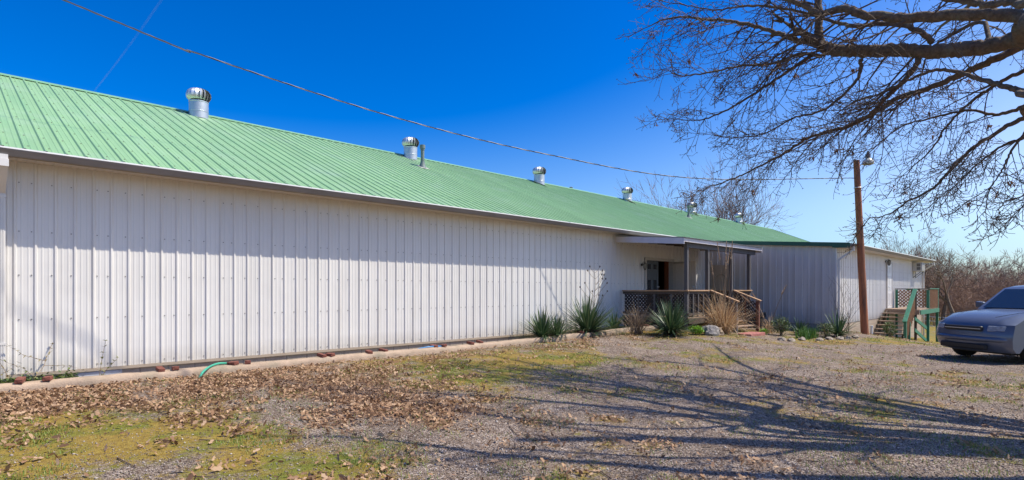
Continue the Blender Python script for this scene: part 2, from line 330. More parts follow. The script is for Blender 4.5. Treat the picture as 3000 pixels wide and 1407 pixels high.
# ------------------------------------------------------------------ ground
def graded(lo, hi, step, far_lo, far_hi):
    a = list(np.arange(lo, hi + 1e-6, step)); s = step; x = hi
    while x < far_hi: s *= 1.22; x += s; a.append(x)
    s = step; x = lo
    while x > far_lo: s *= 1.22; x -= s; a.insert(0, x)
    return np.array(a)
gx = graded(-2, 34, .14, -1200, 1500); gy = graded(-4, 12, .14, -1200, 1500)
GX, GY = np.meshgrid(gx, gy, indexing='ij'); GZ = gz(GX, GY)
nx, ny = GX.shape; idx = np.arange(nx * ny).reshape(nx, ny)
F = np.stack([idx[:-1, :-1], idx[1:, :-1], idx[1:, 1:], idx[:-1, 1:]], -1).reshape(-1, 4)
def ground_material():
    m = bpy.data.materials.new('gravel_moss_and_leaf_mould'); m.use_nodes = True; nt = m.node_tree; N = nt.nodes; L = nt.links
    b = N['Principled BSDF']; b.inputs['Roughness'].default_value = .92; b.inputs['Specular IOR Level'].default_value = .25
    tc = N.new('ShaderNodeTexCoord')
    def noi(s, d=6, r=.6):
        n = N.new('ShaderNodeTexNoise'); n.inputs['Scale'].default_value = s; n.inputs['Detail'].default_value = d; n.inputs['Roughness'].default_value = r; L.new(tc.outputs['Object'], n.inputs['Vector']); return n.outputs['Fac']
    def ramp(f, stops):
        r = N.new('ShaderNodeValToRGB'); e = r.color_ramp.elements
        while len(e) < len(stops): e.new(.5)
        for i, (p, c) in enumerate(stops): e[i].position = p; e[i].color = (*c, 1)
        L.new(f, r.inputs[0]); return r.outputs[0]
    def mix(f, a, c, bt='MIX'):
        x = N.new('ShaderNodeMixRGB'); x.blend_type = bt
        if isinstance(f, float): x.inputs[0].default_value = f
        else: L.new(f, x.inputs[0])
        L.new(a, x.inputs[1]); L.new(c, x.inputs[2]); return x.outputs[0]
    def math_(op, a, c):
        x = N.new('ShaderNodeMath'); x.operation = op
        for i, q in enumerate((a, c)):
            if isinstance(q, (int, float)): x.inputs[i].default_value = q
            else: L.new(q, x.inputs[i])
        return x.outputs[0]
    v = N.new('ShaderNodeTexVoronoi'); v.inputs['Scale'].default_value = 70; L.new(tc.outputs['Object'], v.inputs['Vector'])
    sx = N.new('ShaderNodeSeparateColor'); L.new(v.outputs['Color'], sx.inputs[0])
    stones = ramp(sx.outputs[0], [(0, (.065, .048, .036)), (.25, (.15, .115, .095)), (.55, (.27, .22, .185)), (.85, (.40, .345, .305)), (1, (.64, .59, .54))])
    tone = ramp(noi(1.3, 8, .7), [(.3, (.52, .46, .40)), (.5, (.86, .79, .72)), (.7, (1.18, 1.11, 1.03))])
    stones = mix(1.0, stones, tone, 'MULTIPLY')
    dirtc = ramp(noi(30, 8, .7), [(.3, (.10, .065, .04)), (.7, (.25, .175, .12))])
    gravel = mix(ramp(noi(3.1, 6), [(.45, (0, 0, 0)), (.75, (.75, .75, .75))]), stones, dirtc)
    mossc = ramp(noi(26, 8, .75), [(.25, (.07, .045, .012)), (.45, (.23, .15, .03)), (.6, (.33, .235, .045)), (.8, (.16, .19, .025))])
    mossg = ramp(noi(1.6, 4), [(.46, (1, 1, 1)), (.6, (.55, .85, .55))])
    mossc = mix(1.0, mossc, mossg, 'MULTIPLY')
    leafc = ramp(noi(22, 8, .8), [(.25, (.05, .028, .016)), (.5, (.19, .105, .058)), (.75, (.36, .23, .14))])
    am = N.new('ShaderNodeAttribute'); am.attribute_name = 'moss'; al = N.new('ShaderNodeAttribute'); al.attribute_name = 'leaf'
    fm = math_('ADD', am.outputs['Fac'], math_('MULTIPLY', math_('SUBTRACT', noi(14, 8, .75), .5), 2.6))
    fm = ramp(fm, [(.30, (0, 0, 0)), (.78, (1, 1, 1))])
    fl = math_('ADD', al.outputs['Fac'], math_('MULTIPLY', math_('SUBTRACT', noi(17, 8, .75), .5), 2.2))
    fl = ramp(fl, [(.42, (0, 0, 0)), (.85, (.85, .85, .85))])
    c = mix(fm, gravel, mossc); c = mix(fl, c, leafc)
    L.new(c, b.inputs['Base Color'])
    bp = N.new('ShaderNodeBump'); bp.inputs['Strength'].default_value = .7; bp.inputs['Distance'].default_value = .012
    hsum = math_('ADD', math_('MULTIPLY', v.outputs['Distance'], -1.2), noi(55, 6, .7)); L.new(hsum, bp.inputs['Height']); L.new(bp.outputs[0], b.inputs['Normal'])
    return m
ground = npmesh('ground', np.stack([GX, GY, GZ], -1).reshape(-1, 3), F, ground_material(), smooth=True)
tag(ground, kind='structure')
lf, ms = cover(GX, GY)
for nm, arr in (('leaf', lf), ('moss', ms)):
    at = ground.data.attributes.new(nm, 'FLOAT', 'POINT'); at.data.foreach_set('value', arr.reshape(-1).astype(np.float32))

# ------------------------------------------------------------------ main building
barn = thing('metal_building', 'long white metal building with a green ribbed roof', 'building', (0, W, 0))
def prof_pts(u0, u1, rib=.2286, H=.02):
    """ribbed sheet section, height over width"""
    pts = []
    n = int(math.ceil((u1 + .03) / rib)) + 1
    for i in range(0, n):
        c = i * rib
        pts += [(c - .026, 0), (c - .010, H), (c + .010, H), (c + .026, 0)]
        for q in (1 / 3, 2 / 3):
            cc = c + rib * q; pts += [(cc - .014, 0), (cc - .007, H * .2), (cc + .007, H * .2), (cc + .014, 0)]
    out = []
    def hat(u):
        for a, b in zip(pts[:-1], pts[1:]):
            if a[0] <= u <= b[0]: return a[1] + (b[1] - a[1]) * (u - a[0]) / max(b[0] - a[0], 1e-9)
        return 0
    out = [(u0, hat(u0))] + [p for p in pts if u0 < p[0] < u1] + [(u1, hat(u1))]
    return out
def sheet_mesh(name, u0, u1, z0, z1, m, screws=(), dbl=(), seg=1, rise=0.0):
    """panel in local coordinates: u along X, outward -Y, z up. rise lifts the top edge with u (raking tops)"""
    mb = MB(); P = prof_pts(u0, u1)
    zs = [z0 + (z1 - z0) * i / seg for i in range(seg + 1)]
    for (a, ha), (b, hb) in zip(P[:-1], P[1:]):
        for za, zb in zip(zs[:-1], zs[1:]):
            ra = rise * (a - u0) * (zb == zs[-1]); rb_ = rise * (b - u0) * (zb == zs[-1])
            mb.quad((a, -ha, za), (b, -hb, za), (b, -hb, zb + rb_), (a, -ha, zb + ra))
    s = .007
    for z in screws:
        if not z0 + .02 < z < z1: continue
        i = 0
        while i * .2286 < u1:
            for off in ((-.045,) + ((.045,) if i == 0 else ())):
                c = i * .2286 + off
                if u0 + .01 < c < u1 - .01: mb.box(c - s, c + s, -.009, 0, z - s, z + s, 1)
            i += 1
    return mb.mesh(name, [m, M_SCREW])
PW = .9144
SCR = [ZB + .06, ZB + .78, ZB + 1.42, ZB + 2.05, ZB + 2.75]
ZT = 3.44
DX0, DX1, DZT = 17.36, 19.24, 2.70      # main entrance opening
full = sheet_mesh('wall_panel', 0, PW - .0005, ZB, ZT, M_WHITE, SCR)
x = X0 + .18; k = 0
while x < XW - .02:
    a, b = x, min(x + PW, XW - .01)
    if b <= DX0 or a >= DX1:
        me = full if b - a > PW - .01 else sheet_mesh('wall_panel', 0, b - a, ZB, ZT, M_WHITE, SCR)
        inst('wall_panel', me, barn, (a, 0, 0))
    else:
        if a < DX0: inst('wall_panel', sheet_mesh('wall_panel', 0, DX0 - a, ZB, ZT, M_WHITE, SCR), barn, (a, 0, 0))
        if b > DX1: inst('wall_panel', sheet_mesh('wall_panel', DX1 - a, b - a, ZB, ZT, M_WHITE, SCR), barn, (a, 0, 0))
        u0, u1 = max(DX0, a) - a, min(DX1, b) - a
        inst('wall_panel', sheet_mesh('wall_panel', u0, u1, DZT, ZT, M_WHITE, SCR), barn, (a, 0, 0))
    x += PW
# front wall behind the wing, back wall, gable ends (plain sheets, out of the photograph)
mb = MB(); mb.box(XW + .02, X1 - .05, 0, .05, -1.4, ZT); mb.build('wall_behind_wing', M_WHITE, barn)
mb = MB(); mb.box(X0, X1, 2 * (YR - W) - .05, 2 * (YR - W), -1.4, ZT); mb.build('rear_wall', M_WHITE, barn)
for xg in (X0, X1 - .05):
    mb = MB(); y1 = 2 * (YR - W); zt = ZE + PITCH * (W - YE) - .05
    for xx in (xg, xg + .05):
        mb.face([(xx, 0, -1.4), (xx, y1, -1.4), (xx, y1, zt), (xx, YR - W, ZR - .06), (xx, 0, zt)])
    mb.build('gable_wall', M_WHITE, barn)
# roof panels
sl = math.hypot(YR - YE, ZR - ZE); ang = math.atan(PITCH)
def roof_sheet(width):
    mb = MB(); P = prof_pts(0, width, H=.022)
    for (a, ha), (b, hb) in zip(P[:-1], P[1:]):
        mb.quad((a, 0, ha), (b, 0, hb), (b, sl, hb), (a, sl, ha))
    s = .008
    for j in range(11):
        v = .25 + j * .72
        if v > sl - .1: break
        i = 0
        while i * .2286 < width:
            c = i * .2286 + .05
            if c < width - .02: mb.box(c - s, c + s, v - s, v + s, 0, .009, 1)
            i += 1
    return mb.mesh('roof_panel', [M_GREEN, M_SCREW])
rp = roof_sheet(PW - .0005); x = X0 - .2
while x < X1 + .1:
    inst('roof_panel', rp, barn, (x, YE - W, ZE), (ang, 0, 0)); x += PW
RXE = x
mb = MB(); mb.quad((X0 - .2, YR - W, ZR + .005), (RXE, YR - W, ZR + .005), (RXE, 2 * (YR - YE) + YE - W, ZE), (X0 - .2, 2 * (YR - YE) + YE - W, ZE)); mb.build('rear_roof', M_GREEN, barn)
mb = MB()   # ridge cap
for sg in (-1, 1):
    yo = YR - W + sg * .20; z_ = ZR - .20 * PITCH
    mb.quad((X0 - .22, yo, z_ + .034), (RXE + .02, yo, z_ + .034), (RXE + .02, YR - W, ZR + .038), (X0 - .22, YR - W, ZR + .038))
    mb.quad((X0 - .22, yo, z_ + .022), (RXE + .02, yo, z_ + .022), (RXE + .02, yo, z_ + .034), (X0 - .22, yo, z_ + .034))
mb.build('ridge_cap', M_RIDGE, barn)
mb = MB()   # green rake trim at the far gable
mb.obox((RXE + .005, YE - W, ZE - .12), (.02, 0, 0), (0, YR - YE, ZR - ZE), (0, 0, .16)); mb.build('rake_trim', M_DGREEN, barn)
# soffit planks, sub fascia, gutter
GO = YE - .02 - W          # fascia line
sof = MB(); wS = .203
sof.box(0, .095, GO, -.004, 3.440, 3.446); sof.box(.102, .197, GO, -.004, 3.440, 3.446); sof.box(.095, .102, GO, -.004, 3.446, 3.45); sof.box(.197, .203, GO, -.004, 3.447, 3.451)
sofm = sof.mesh('soffit_plank', M_SOF)
x = X0
while x < XW - .2: inst('soffit_plank', sofm, barn, (x, 0, 0)); x += wS
mb = MB(); mb.box(X0, XW - .05, GO - .012, GO - .001, 3.40, 3.525); mb.build('fascia', M_TAN, barn)
def gutter(mb, xa, xb, y, zt, lip=1):
    """K-style gutter along X hanging on plane y, open top"""
    P = [(0, 0), (0, -.105), (-.055, -.105), (-.068, -.085), (-.085, -.055), (-.10, -.03), (-.10, -.014)]
    P = [(y + p, zt + q) for p, q in P]
    for (a, b) in zip(P[:-1], P[1:]): mb.quad((xa, a[0], a[1]), (xb, a[0], a[1]), (xb, b[0], b[1]), (xa, b[0], b[1]), 0)
    for xx in (xa, xb): mb.face([(xx, p[0], p[1]) for p in P], 0)
    mb.box(xa - .002, xb + .002, y - .112, y - .090, zt - .017, zt + .004, 1)
mb = MB(); gutter(mb, X0 - .1, XW - .12, GO - .014, 3.515); mb.build('gutter', [M_GUT, M_LIP], barn)
# downspout at the left edge of the picture
def downspout(parent, x, ytop, ztop, ywall, zbot, m=M_WHITE):
    mb = MB(); a = Vector((x, ytop, ztop)); b = Vector((x, ytop, ztop - .12)); c = Vector((x, ywall - .05, ztop - .45)); d = Vector((x, ywall - .05, zbot))
    hw = .038
    for p, q in ((a, b), (b, c), (c, d)): mb.bar(p, q, .085, .062, 0, up=(0, 1, 0) if p is not b else (0, -1, .5))
    for j in range(3):
        mb.bar(c + Vector((-.022 + .022 * j, -.034, 0)), d + Vector((-.022 + .022 * j, -.034, 0)), .009, .008)
    mb.box(x - .05, x + .05, ytop - .04, ytop + .04, ztop - .16, ztop - .06)
    mb.box(x - .052, x + .052, ywall - .09, ywall - .004, ztop - .52, ztop - .49); mb.box(x - .052, x + .052, ywall - .09, ywall - .004, zbot + .5, zbot + .53)
    return mb.build('downspout', m, parent)
downspout(barn, .52, GO - .07, 3.42, -.025, .33)
# base flashing and block foundation
mb = MB(); mb.box(X0, XW - .01, -.034, .01, ZB - .045, ZB - .004); mb.build('base_flashing', M_TAN, barn)
bl = MB(); bl.box(0, .388, 0, .19, -.19, 0, 0, .006); blm = bl.mesh('foundation_block', M_BLOCK)
for row in range(2):
    x = X0 - .2 * (row % 2)
    while x < XW - .3:
        zz = ZB - .047 - row * .2
        if not (1.36 < x + .19 < 1.96 and row == 0): inst('foundation_block', blm, barn, (x, .004 + random.uniform(-.002, .002), zz))
        x += .4
mb = MB(); mb.box(X0 - .2, XW, .012, .15, -.25, ZB - .05); mb.build('foundation_core', M_MORTAR, barn)
v_ = MB(); vx0, vx1 = 1.37, 1.95
v_.box(vx0, vx1, .0, .008, ZB - .245, ZB - .05)
for j in range(4): v_.obox((vx0 + .02, -.012, ZB - .235 + j * .047), (vx1 - vx0 - .04, 0, 0), (0, .016, .012), (0, 0, .034))
fv = v_.build('foundation_vent', M_VENT, barn)
# entrance: frame, slate leaf, open cream leaf, interior
DFL = .76
mb = MB()
mb.box(DX0 - .07, DX0 + .04, -.045, .12, DFL, DZT + .03); mb.box(DX1 - .04, DX1 + .07, -.045, .12, DFL, DZT + .03); mb.box(DX0 - .07, DX1 + .07, -.047, .121, DZT - .04, DZT + .05)
mb.build('door_frame', M_FRAME, barn)
def leaf_mb(w, h, th=.045, style='six'):
    mb = MB(); mb.box(0, w, 0, th, 0, h, 0, .004)
    if style == 'six': cells = [(.13, .45), (.55, .45)]; rows = [(.12, .55), (.78, .68), (1.56, .30)]
    else: cells = [(.13, .27), (.51, .27)]; rows = [(.14, .62), (.95, .50)] if style == 'four' else []
    for y in (-.001, th + .001):
        for cu in (.13, .52):
            for z0, hh in rows:
                cw = .27 * w / .91; x0 = cu * w / .91
                fr = .022; yy0, yy1 = (y - .008, y) if y < 0 else (y, y + .008)
                mb.box(x0, x0 + cw, yy0, yy1, z0, z0 + fr); mb.box(x0, x0 + cw, yy0, yy1, z0 + hh - fr, z0 + hh)
                mb.box(x0, x0 + fr, yy0, yy1, z0 + fr, z0 + hh - fr); mb.box(x0 + cw - fr, x0 + cw, yy0, yy1, z0 + fr, z0 + hh - fr)
    return mb
def handle(parent, w, z, th=.045, y=-1, xx=None):
    mb = MB(); yy = -.002 if y < 0 else th + .002; xx = (w - .07) if xx is None else xx
    mb.lathe([(0, 0), (.03, 0), (.03, .008), (.012, .012), (.012, .035), (.026, .045), (.028, .06), (.018, .072), (0, .074)], (xx, yy, z), 12, 0, axis=(0, y, 0))
    return mb.build('door_handle', M_GALV, parent, smooth=True, auto=40)
d1 = leaf_mb(.90, DZT - .04 - DFL - .01).build('closed_door_leaf', M_DOORD, barn, loc=(DX0 + .045, .03, DFL + .005)); handle(d1, .9, .95)
for cx_ in (.20, .56):
    for z0, z1 in ((1.58, 1.76), (.28, 1.20)): pn = MB(); pn.box(cx_ - .02, cx_ + .20, -.004, -.0015, z0, z1); pn.build('door_pane', mat('dark_door_panes', (.025, .03, .035), .2, 0, .1), d1)
d2 = leaf_mb(.90, DZT - .04 - DFL - .01).build('open_door_leaf', M_DOORW, barn, loc=(DX1 - .045, -.05, DFL + .005)); d2.rotation_euler[2] = math.radians(-88); handle(d2, .9, .95, y=-1); handle(d2, .9, .95, y=1)
clo = MB(); clo.bar((.05, -.03, 1.84), (.5, -.05, 1.84), .03, .03); clo.build('door_closer', M_GUT, d2)
tag(d2, label='cream panelled door leaf standing open')
mb = MB(); mb.box(DX1 - .065, DX1 - .035, .125, .29, DFL, DZT - .02); mb.build('inner_jamb', M_JAMB, barn)
mb = MB()
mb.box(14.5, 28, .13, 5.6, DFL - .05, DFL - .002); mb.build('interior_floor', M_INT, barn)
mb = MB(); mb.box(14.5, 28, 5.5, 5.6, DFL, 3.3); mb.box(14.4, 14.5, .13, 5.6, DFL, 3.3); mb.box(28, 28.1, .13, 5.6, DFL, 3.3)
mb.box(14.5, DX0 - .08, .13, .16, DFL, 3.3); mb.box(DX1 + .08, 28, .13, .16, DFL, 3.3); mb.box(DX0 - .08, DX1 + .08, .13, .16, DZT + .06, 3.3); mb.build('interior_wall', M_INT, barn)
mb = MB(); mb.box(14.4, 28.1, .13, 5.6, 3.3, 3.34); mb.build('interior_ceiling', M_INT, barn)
# ------------------------------------------------------------------ wing
wing = thing('building_wing', 'low white metal wing with dark green rake trim beside the porch', 'building', (XW, YWF, 0))
WS = .075; ZWE = 3.215; YO = -.46           # shed slope, roof edge height, overhang line (local y)
def wz(y): return ZWE + WS * (y - YO)
# left wall, sheets facing -X
x = 0
while x < W - YWF - .01:
    w_ = min(PW, W - YWF - x - .002)
    me = sheet_mesh('wall_panel', 0, w_, ZB, wz(W - YWF - x) - .09 - 0, M_WINGW, (ZB + .06, ZB + 1.4), rise=-WS)
    inst('wall_panel', me, wing, (0, W - YWF - x, 0), (0, 0, math.radians(-90))); x += PW
LW = XWE - XW
x = .0; fw = sheet_mesh('wall_panel', 0, PW - .0005, ZB, wz(0) - .10, M_WHITE, SCR)
while x < LW - .02:
    w_ = min(PW - .0005, LW - x)
    inst('wall_panel', fw if w_ > PW - .01 else sheet_mesh('wall_panel', 0, w_, ZB, wz(0) - .10, M_WHITE, SCR), wing, (x, 0, 0)); x += PW
mb = MB(); mb.box(LW - .05, LW, .02, W - YWF, -1.6, wz(0) - .1); mb.build('end_wall', M_WINGW, wing)
mb = MB(); mb.box(-.035, .035, -.035, .01, ZB, wz(0) - .1); mb.build('corner_trim', M_WHITE, wing)
mb = MB(); ye = W - YWF - .42
mb.obox((-.10, YO, wz(YO) - .02), (LW + .4, 0, 0), (0, ye - YO, WS * (ye - YO)), (0, 0, .03)); mb.build('roof', M_GREEN, wing)
mb = MB(); mb.obox((-.125, YO - .01, wz(YO) - .125), (.025, 0, 0), (0, ye - YO, WS * (ye - YO)), (0, 0, .145)); mb.obox((-.127, YO - .012, wz(YO) - .165), (.029, 0, 0), (0, .55, WS * .55), (0, 0, .06)); mb.build('rake_fascia', M_DGREEN, wing)
mb = MB(); x = -.1
sw = MB(); sw.box(0, .19, YO, -.006, 0, .006); swm = sw.mesh('soffit_plank', M_SOF)
while x < LW + .1: inst('soffit_plank', swm, wing, (x, 0, wz(YO) - .115)); x += .2
mb = MB(); mb.box(-.1, LW + .3, YO - .001, YO + .012, wz(YO) - .115, wz(YO) - .021); mb.build('fascia', M_TAN, wing)
mb = MB(); gutter(mb, -.12, LW + .32, YO - .003, wz(YO) - .005); mb.build('gutter', [M_GUT, M_LIP], wing)
downspout(wing, .10, YO - .06, wz(YO) - .10, -.025, -.05)
downspout(wing, LW - .12, YO - .06, wz(YO) - .10, -.025, -.9)
M_BW = bpy.data.materials.new('block_courses'); M_BW.use_nodes = True
_n = M_BW.node_tree.nodes; _l = M_BW.node_tree.links; _t = _n.new('ShaderNodeTexCoord'); _m = _n.new('ShaderNodeMapping'); _m.inputs['Rotation'].default_value = (math.radians(90), 0, 0); _b = _n.new('ShaderNodeTexBrick')
_b.inputs['Scale'].default_value = 1; _b.inputs['Brick Width'].default_value = .4; _b.inputs['Row Height'].default_value = .2; _b.inputs['Mortar Size'].default_value = .008
_b.inputs['Color1'].default_value = (.42, .33, .25, 1); _b.inputs['Color2'].default_value = (.36, .28, .21, 1); _b.inputs['Mortar'].default_value = (.25, .21, .18, 1)
_l.new(_t.outputs['Object'], _m.inputs[0]); _l.new(_m.outputs[0], _b.inputs['Vector']); _l.new(_b.outputs['Color'], _n['Principled BSDF'].inputs['Base Color']); _n['Principled BSDF'].inputs['Roughness'].default_value = .9
_bp = _n.new('ShaderNodeBump'); _bp.inputs['Strength'].default_value = .6; _bp.invert = True; _l.new(_b.outputs['Fac'], _bp.inputs['Height']); _l.new(_bp.outputs[0], _n['Principled BSDF'].inputs['Normal'])
mb = MB(); mb.box(.01, LW - .01, .012, .2, -1.8, ZB - .004); mb.build('block_foundation', M_BW, wing)
mb = MB(); mb.box(.01, .2, .2, W - YWF, -.3, ZB - .004); mb.build('side_foundation', M_BLOCK, wing)
WDX = 29.52 - XW
mb = MB(); mb.box(WDX - .06, WDX, -.06, -.003, .79, 2.80); mb.box(WDX + .86, WDX + .92, -.06, -.003, .79, 2.80); mb.box(WDX - .06, WDX + .92, -.062, -.004, 2.80, 2.86); mb.build('door_frame', M_FRAME, wing)
dw = leaf_mb(.86, 2.0, .03).build('door', M_WDOOR, wing, loc=(WDX, -.045, .79)); handle(dw, .86, .95, .03, -1, .07)
# ------------------------------------------------------------------ porch
PX0, PX1, PYF = 15.95, 20.60, 8.34
porch = thing('porch', 'wooden porch with lattice railings and a low shed roof at the entrance', 'porch', (PX0, PYF, DFL))
def pl(x, y, z): return Vector((x - PX0, y - PYF, z - DFL))
def pbox(mb, x0, x1, y0, y1, z0, z1, mi=0, ch=.004):
    a = pl(x0, y0, z0); b = pl(x1, y1, z1); mb.box(a.x, b.x, a.y, b.y, a.z, b.z, mi, ch)
# deck boards (run along X)
y = PYF - .02
while y < W - .14:
    mb = MB(); pbox(mb, PX0 - .04, XW - .06, y, y + .134, DFL - .035, DFL); mb.build('deck_board', M_TREAD, porch); y += .14
mb = MB(); pbox(mb, PX0 - .03, XW - .08, PYF - .025, PYF + .015, DFL - .20, DFL - .037); mb.build('rim_joist', M_WOOD, porch)
mb = MB(); pbox(mb, PX0 - .03, PX0 + .01, PYF + .017, W - .04, DFL - .20, DFL - .037); mb.build('rim_joist', M_WOOD, porch)
mb = MB(); lattice(mb, pl(PX0 + .012, PYF, .2), (0, 1, 0), (0, 0, 1), W - PYF - .05, DFL - .4, .085); mb.build('skirt_lattice', M_LATT, porch)
# roof of the porch: slopes outwards
RX0, RX1, RYF, RZF, RZW = 15.48, 21.42, 8.24, 3.165, 3.36
rs = (RZW - RZF) / (W - RYF)
x = RX0; prm = None
while x < RX1 - .05:
    w_ = min(PW, RX1 - x)
    mb = MB()
    for (a, ha), (b, hb) in zip(prof_pts(0, w_)[:-1], prof_pts(0, w_)[1:]):
        mb.quad((a, -.05, ha - .05 * rs), (b, -.05, hb - .05 * rs), (b, W - RYF - .03, hb + (W - RYF) * rs), (a, W - RYF - .03, ha + (W - RYF) * rs))
    o = mb.build('roof_panel', mat('dull_roof_steel', (.36, .37, .33), .5, .2, .15, 3), porch, loc=pl(x, RYF, RZF + .004)); x += PW
mb = MB(); a = pl(RX0, RYF, RZF - .19); mb.obox(a, (.03, 0, 0), (0, W - RYF - .05, rs * (W - RYF)), (0, 0, .185)); mb.build('rake_board', M_PFASC, porch)
mb = MB(); a = pl(RX1 - .03, RYF, RZF - .19); mb.obox(a, (.03, 0, 0), (0, W - RYF - .05, rs * (W - RYF)), (0, 0, .185)); mb.build('rake_board', M_PFASC, porch)
mb = MB(); pbox(mb, RX0 + .031, RX1 - .031, RYF, RYF + .025, RZF - .12, RZF - .005); mb.build('front_fascia', M_PFASC, porch)
mb = MB(); pbox(mb, RX0 + .40, RX1 - .35, RYF + .11, RYF + .22, RZF - .27, RZF - .09); mb.build('roof_beam', M_GWOOD, porch)
for xr in np.arange(RX0 + .2, RX1, .6):
    mb = MB(); a = pl(xr, RYF + .225, RZF - .10); mb.obox(a, (.04, 0, 0), (0, W - RYF - .28, rs * (W - RYF - .2)), (0, 0, .085)); mb.build('rafter', M_WOOD, porch)
for xp in (PX0, 17.33, 19.10, PX1):
    mb = MB(); pbox(mb, xp - .055, xp + .055, RYF + .112, RYF + .218, gzf(xp, RYF) - .1, RZF - .272, 0, .006); mb.build('post', M_GWOOD, porch)
# railings
RT = 1.60
def rail(xa, ya, xb, yb, n, name='hand_rail', m=M_RAILW):
    mb = MB(); mb.bar(pl(xa, ya, RT - .02), pl(xb, yb, RT - .02), .13, .04, 0, ch=.005); mb.build(name, m, porch)
    mb = MB(); mb.bar(pl(xa, ya, RT - .085), pl(xb, yb, RT - .085), .04, .085); mb.build('sub_rail', M_WOOD, porch)
    mb = MB(); mb.bar(pl(xa, ya, DFL + .09), pl(xb, yb, DFL + .09), .04, .08); mb.build('bottom_rail', M_WOOD, porch)
    for i in range(1, n):
        t = i / n; mb = MB(); mb.bar(pl(xa + (xb - xa) * t, ya + (yb - ya) * t, DFL), pl(xa + (xb - xa) * t, ya + (yb - ya) * t, RT - .13), .05, .05); mb.build('baluster', M_GWOOD, porch)
rail(PX0 - .03, W - .05, PX0 - .03, PYF - .03, 4)
rail(PX0, PYF + .035, 17.30, PYF + .035, 4)
rail(19.13, PYF + .035, PX1 + .1, PYF + .035, 4)
rail(PX1 + .06, PYF + .09, PX1 + .06, W - .1, 4)
mb = MB(); lattice(mb, pl(PX0 + .02, PYF + .14, DFL + .13), (0, 1, 0), (0, 0, 1), W - PYF - .22, RT - DFL - .26, .085); mb.build('lattice_panel', M_LATT, porch)
mb = MB(); lattice(mb, pl(PX0 + .08, PYF + .075, DFL + .13), (1, 0, 0), (0, 0, 1), 1.2, RT - DFL - .26, .085); mb.build('lattice_panel', M_LATT, porch)
mb = MB(); lattice(mb, pl(19.17, PYF + .075, DFL + .13), (1, 0, 0), (0, 0, 1), 1.35, RT - DFL - .26, .085); mb.build('lattice_panel', M_LATT, porch)
mb = MB(); lattice(mb, pl(PX1 + .10, PYF + .14, DFL + .13), (0, 1, 0), (0, 0, 1), W - PYF - .3, RT - DFL - .26, .085); mb.build('lattice_panel', M_LATT, porch)
# steps going down towards -Y
SY = 7.50
for xs, mm in ((17.38, M_GWOOD), (19.12, M_REDW)):
    g_ = gzf(xs, SY)
    mb = MB(); pbox(mb, xs - .05, xs + .05, SY - .05, SY + .05, g_ - .1, 1.235); mb.build('newel_post', mm if xs > 18 else M_GWOOD, porch)
    mb = MB(); mb.bar(pl(xs, PYF - .02, RT - .01), pl(xs, SY - .10, 1.235), .13, .04, 0, ch=.005); mb.build('stair_rail', M_RAILW, porch)
    mb = MB(); mb.bar(pl(xs, PYF - .02, .80), pl(xs, SY + .02, .42), .04, .09); mb.build('stringer', M_WOOD, porch)
    mb = MB(); mb.bar(pl(xs, (PYF + SY) / 2, .55), pl(xs, (PYF + SY) / 2, 1.38), .04, .04, up=(1, 0, 0)); mb.build('baluster', mm, porch)
    mb = MB(); # sheared lattice under the sloping rail
    o_ = pl(xs + .02, SY + .05, .45); uu = Vector((0, PYF - SY - .08, .36))
    for layer, sg in ((0, 1), (1, -1)):
        w_, h_ = PYF - SY - .08, .72; c = -h_ if sg > 0 else 0
        while c < (w_ if sg > 0 else w_ + h_):
            y0, y1 = (max(0, -c), min(h_, w_ - c)) if sg > 0 else (max(0, c - w_), min(h_, c))
            if y1 - y0 > .02:
                def q(yv): s_ = c + sg * yv; return o_ + Vector((.008 * layer, s_, yv + s_ / w_ * .36))
                mb.bar(q(y0), q(y1), .032, .008, up=(1, 0, 0))
            c += .12
    mb.build('lattice_panel', M_LATT, porch)
for zt, yt in ((.44, SY + .06), (.60, SY + .34)):
    mb = MB(); pbox(mb, 17.30, 19.20, yt, yt + .28, zt - .04, zt, 0, .006); mb.build('stair_tread', M_TREAD, porch)
# ------------------------------------------------------------------ things on and around the porch
def lantern(label, loc):
    t = thing('wall_lantern', label, 'lantern', loc, 'wall lanterns beside the doors')
    mb = MB(); mb.lathe([(0, 0), (.05, 0), (.05, .012), (.02, .02), (0, .02)], (0, 0, 0), 12, 0, axis=(0, -1, 0)); mb.tube([(0, -.01, 0), (0, -.06, .09), (0, -.12, .10), (0, -.13, .05)], .009, 6); mb.build('bracket', M_BLACK, t)
    mb = MB(); mb.lathe([(.012, .10), (.02, .06), (.085, .03), (.075, .02), (0, .02)], (0, -.13, 0), 6); mb.lathe([(.0, -.20), (.02, -.18), (.045, -.16), (.045, -.15), (0, -.15)], (0, -.13, 0), 6)
    for i in range(6):
        a = math.pi / 3 * i; mb.bar((.045 * math.cos(a), -.13 + .045 * math.sin(a), -.15), (.072 * math.cos(a), -.13 + .072 * math.sin(a), .02), .008, .008)
    mb.build('cage', M_BLACK, t); mb = MB(); mb.lathe([(.04, -.15), (.066, .02)], (0, -.13, 0), 6); mb.build('glass', M_GLASSY, t)
    return t
lantern('black wall lantern left of the porch entrance doors', (17.10, W - .022, 2.48))
lantern('black wall lantern left of the white door on the wing', (29.28, YWF - .022, 2.86))
sc = thing('wall_sconce', 'lit sconce with a glass shade inside the dark doorway', 'lamp', (24.4, W + 5.49, 2.75))
mb = MB(); mb.lathe([(.02, 0), (.06, .02), (.14, .17), (.15, .2)], (0, -.2, -.1), 14); mb.build('shade', emit('lit_glass', (1.0, .62, .32), 2.2), sc, smooth=True)
mb = MB(); mb.tube([(0, 0, 0), (0, -.12, -.12), (0, -.2, -.1)], .014, 6); mb.build('arm', M_BLACK, sc)
ws = thing('wire_stand', 'thin black wire plant stand on the porch by the door', 'stand', (16.85, 10.15, DFL))
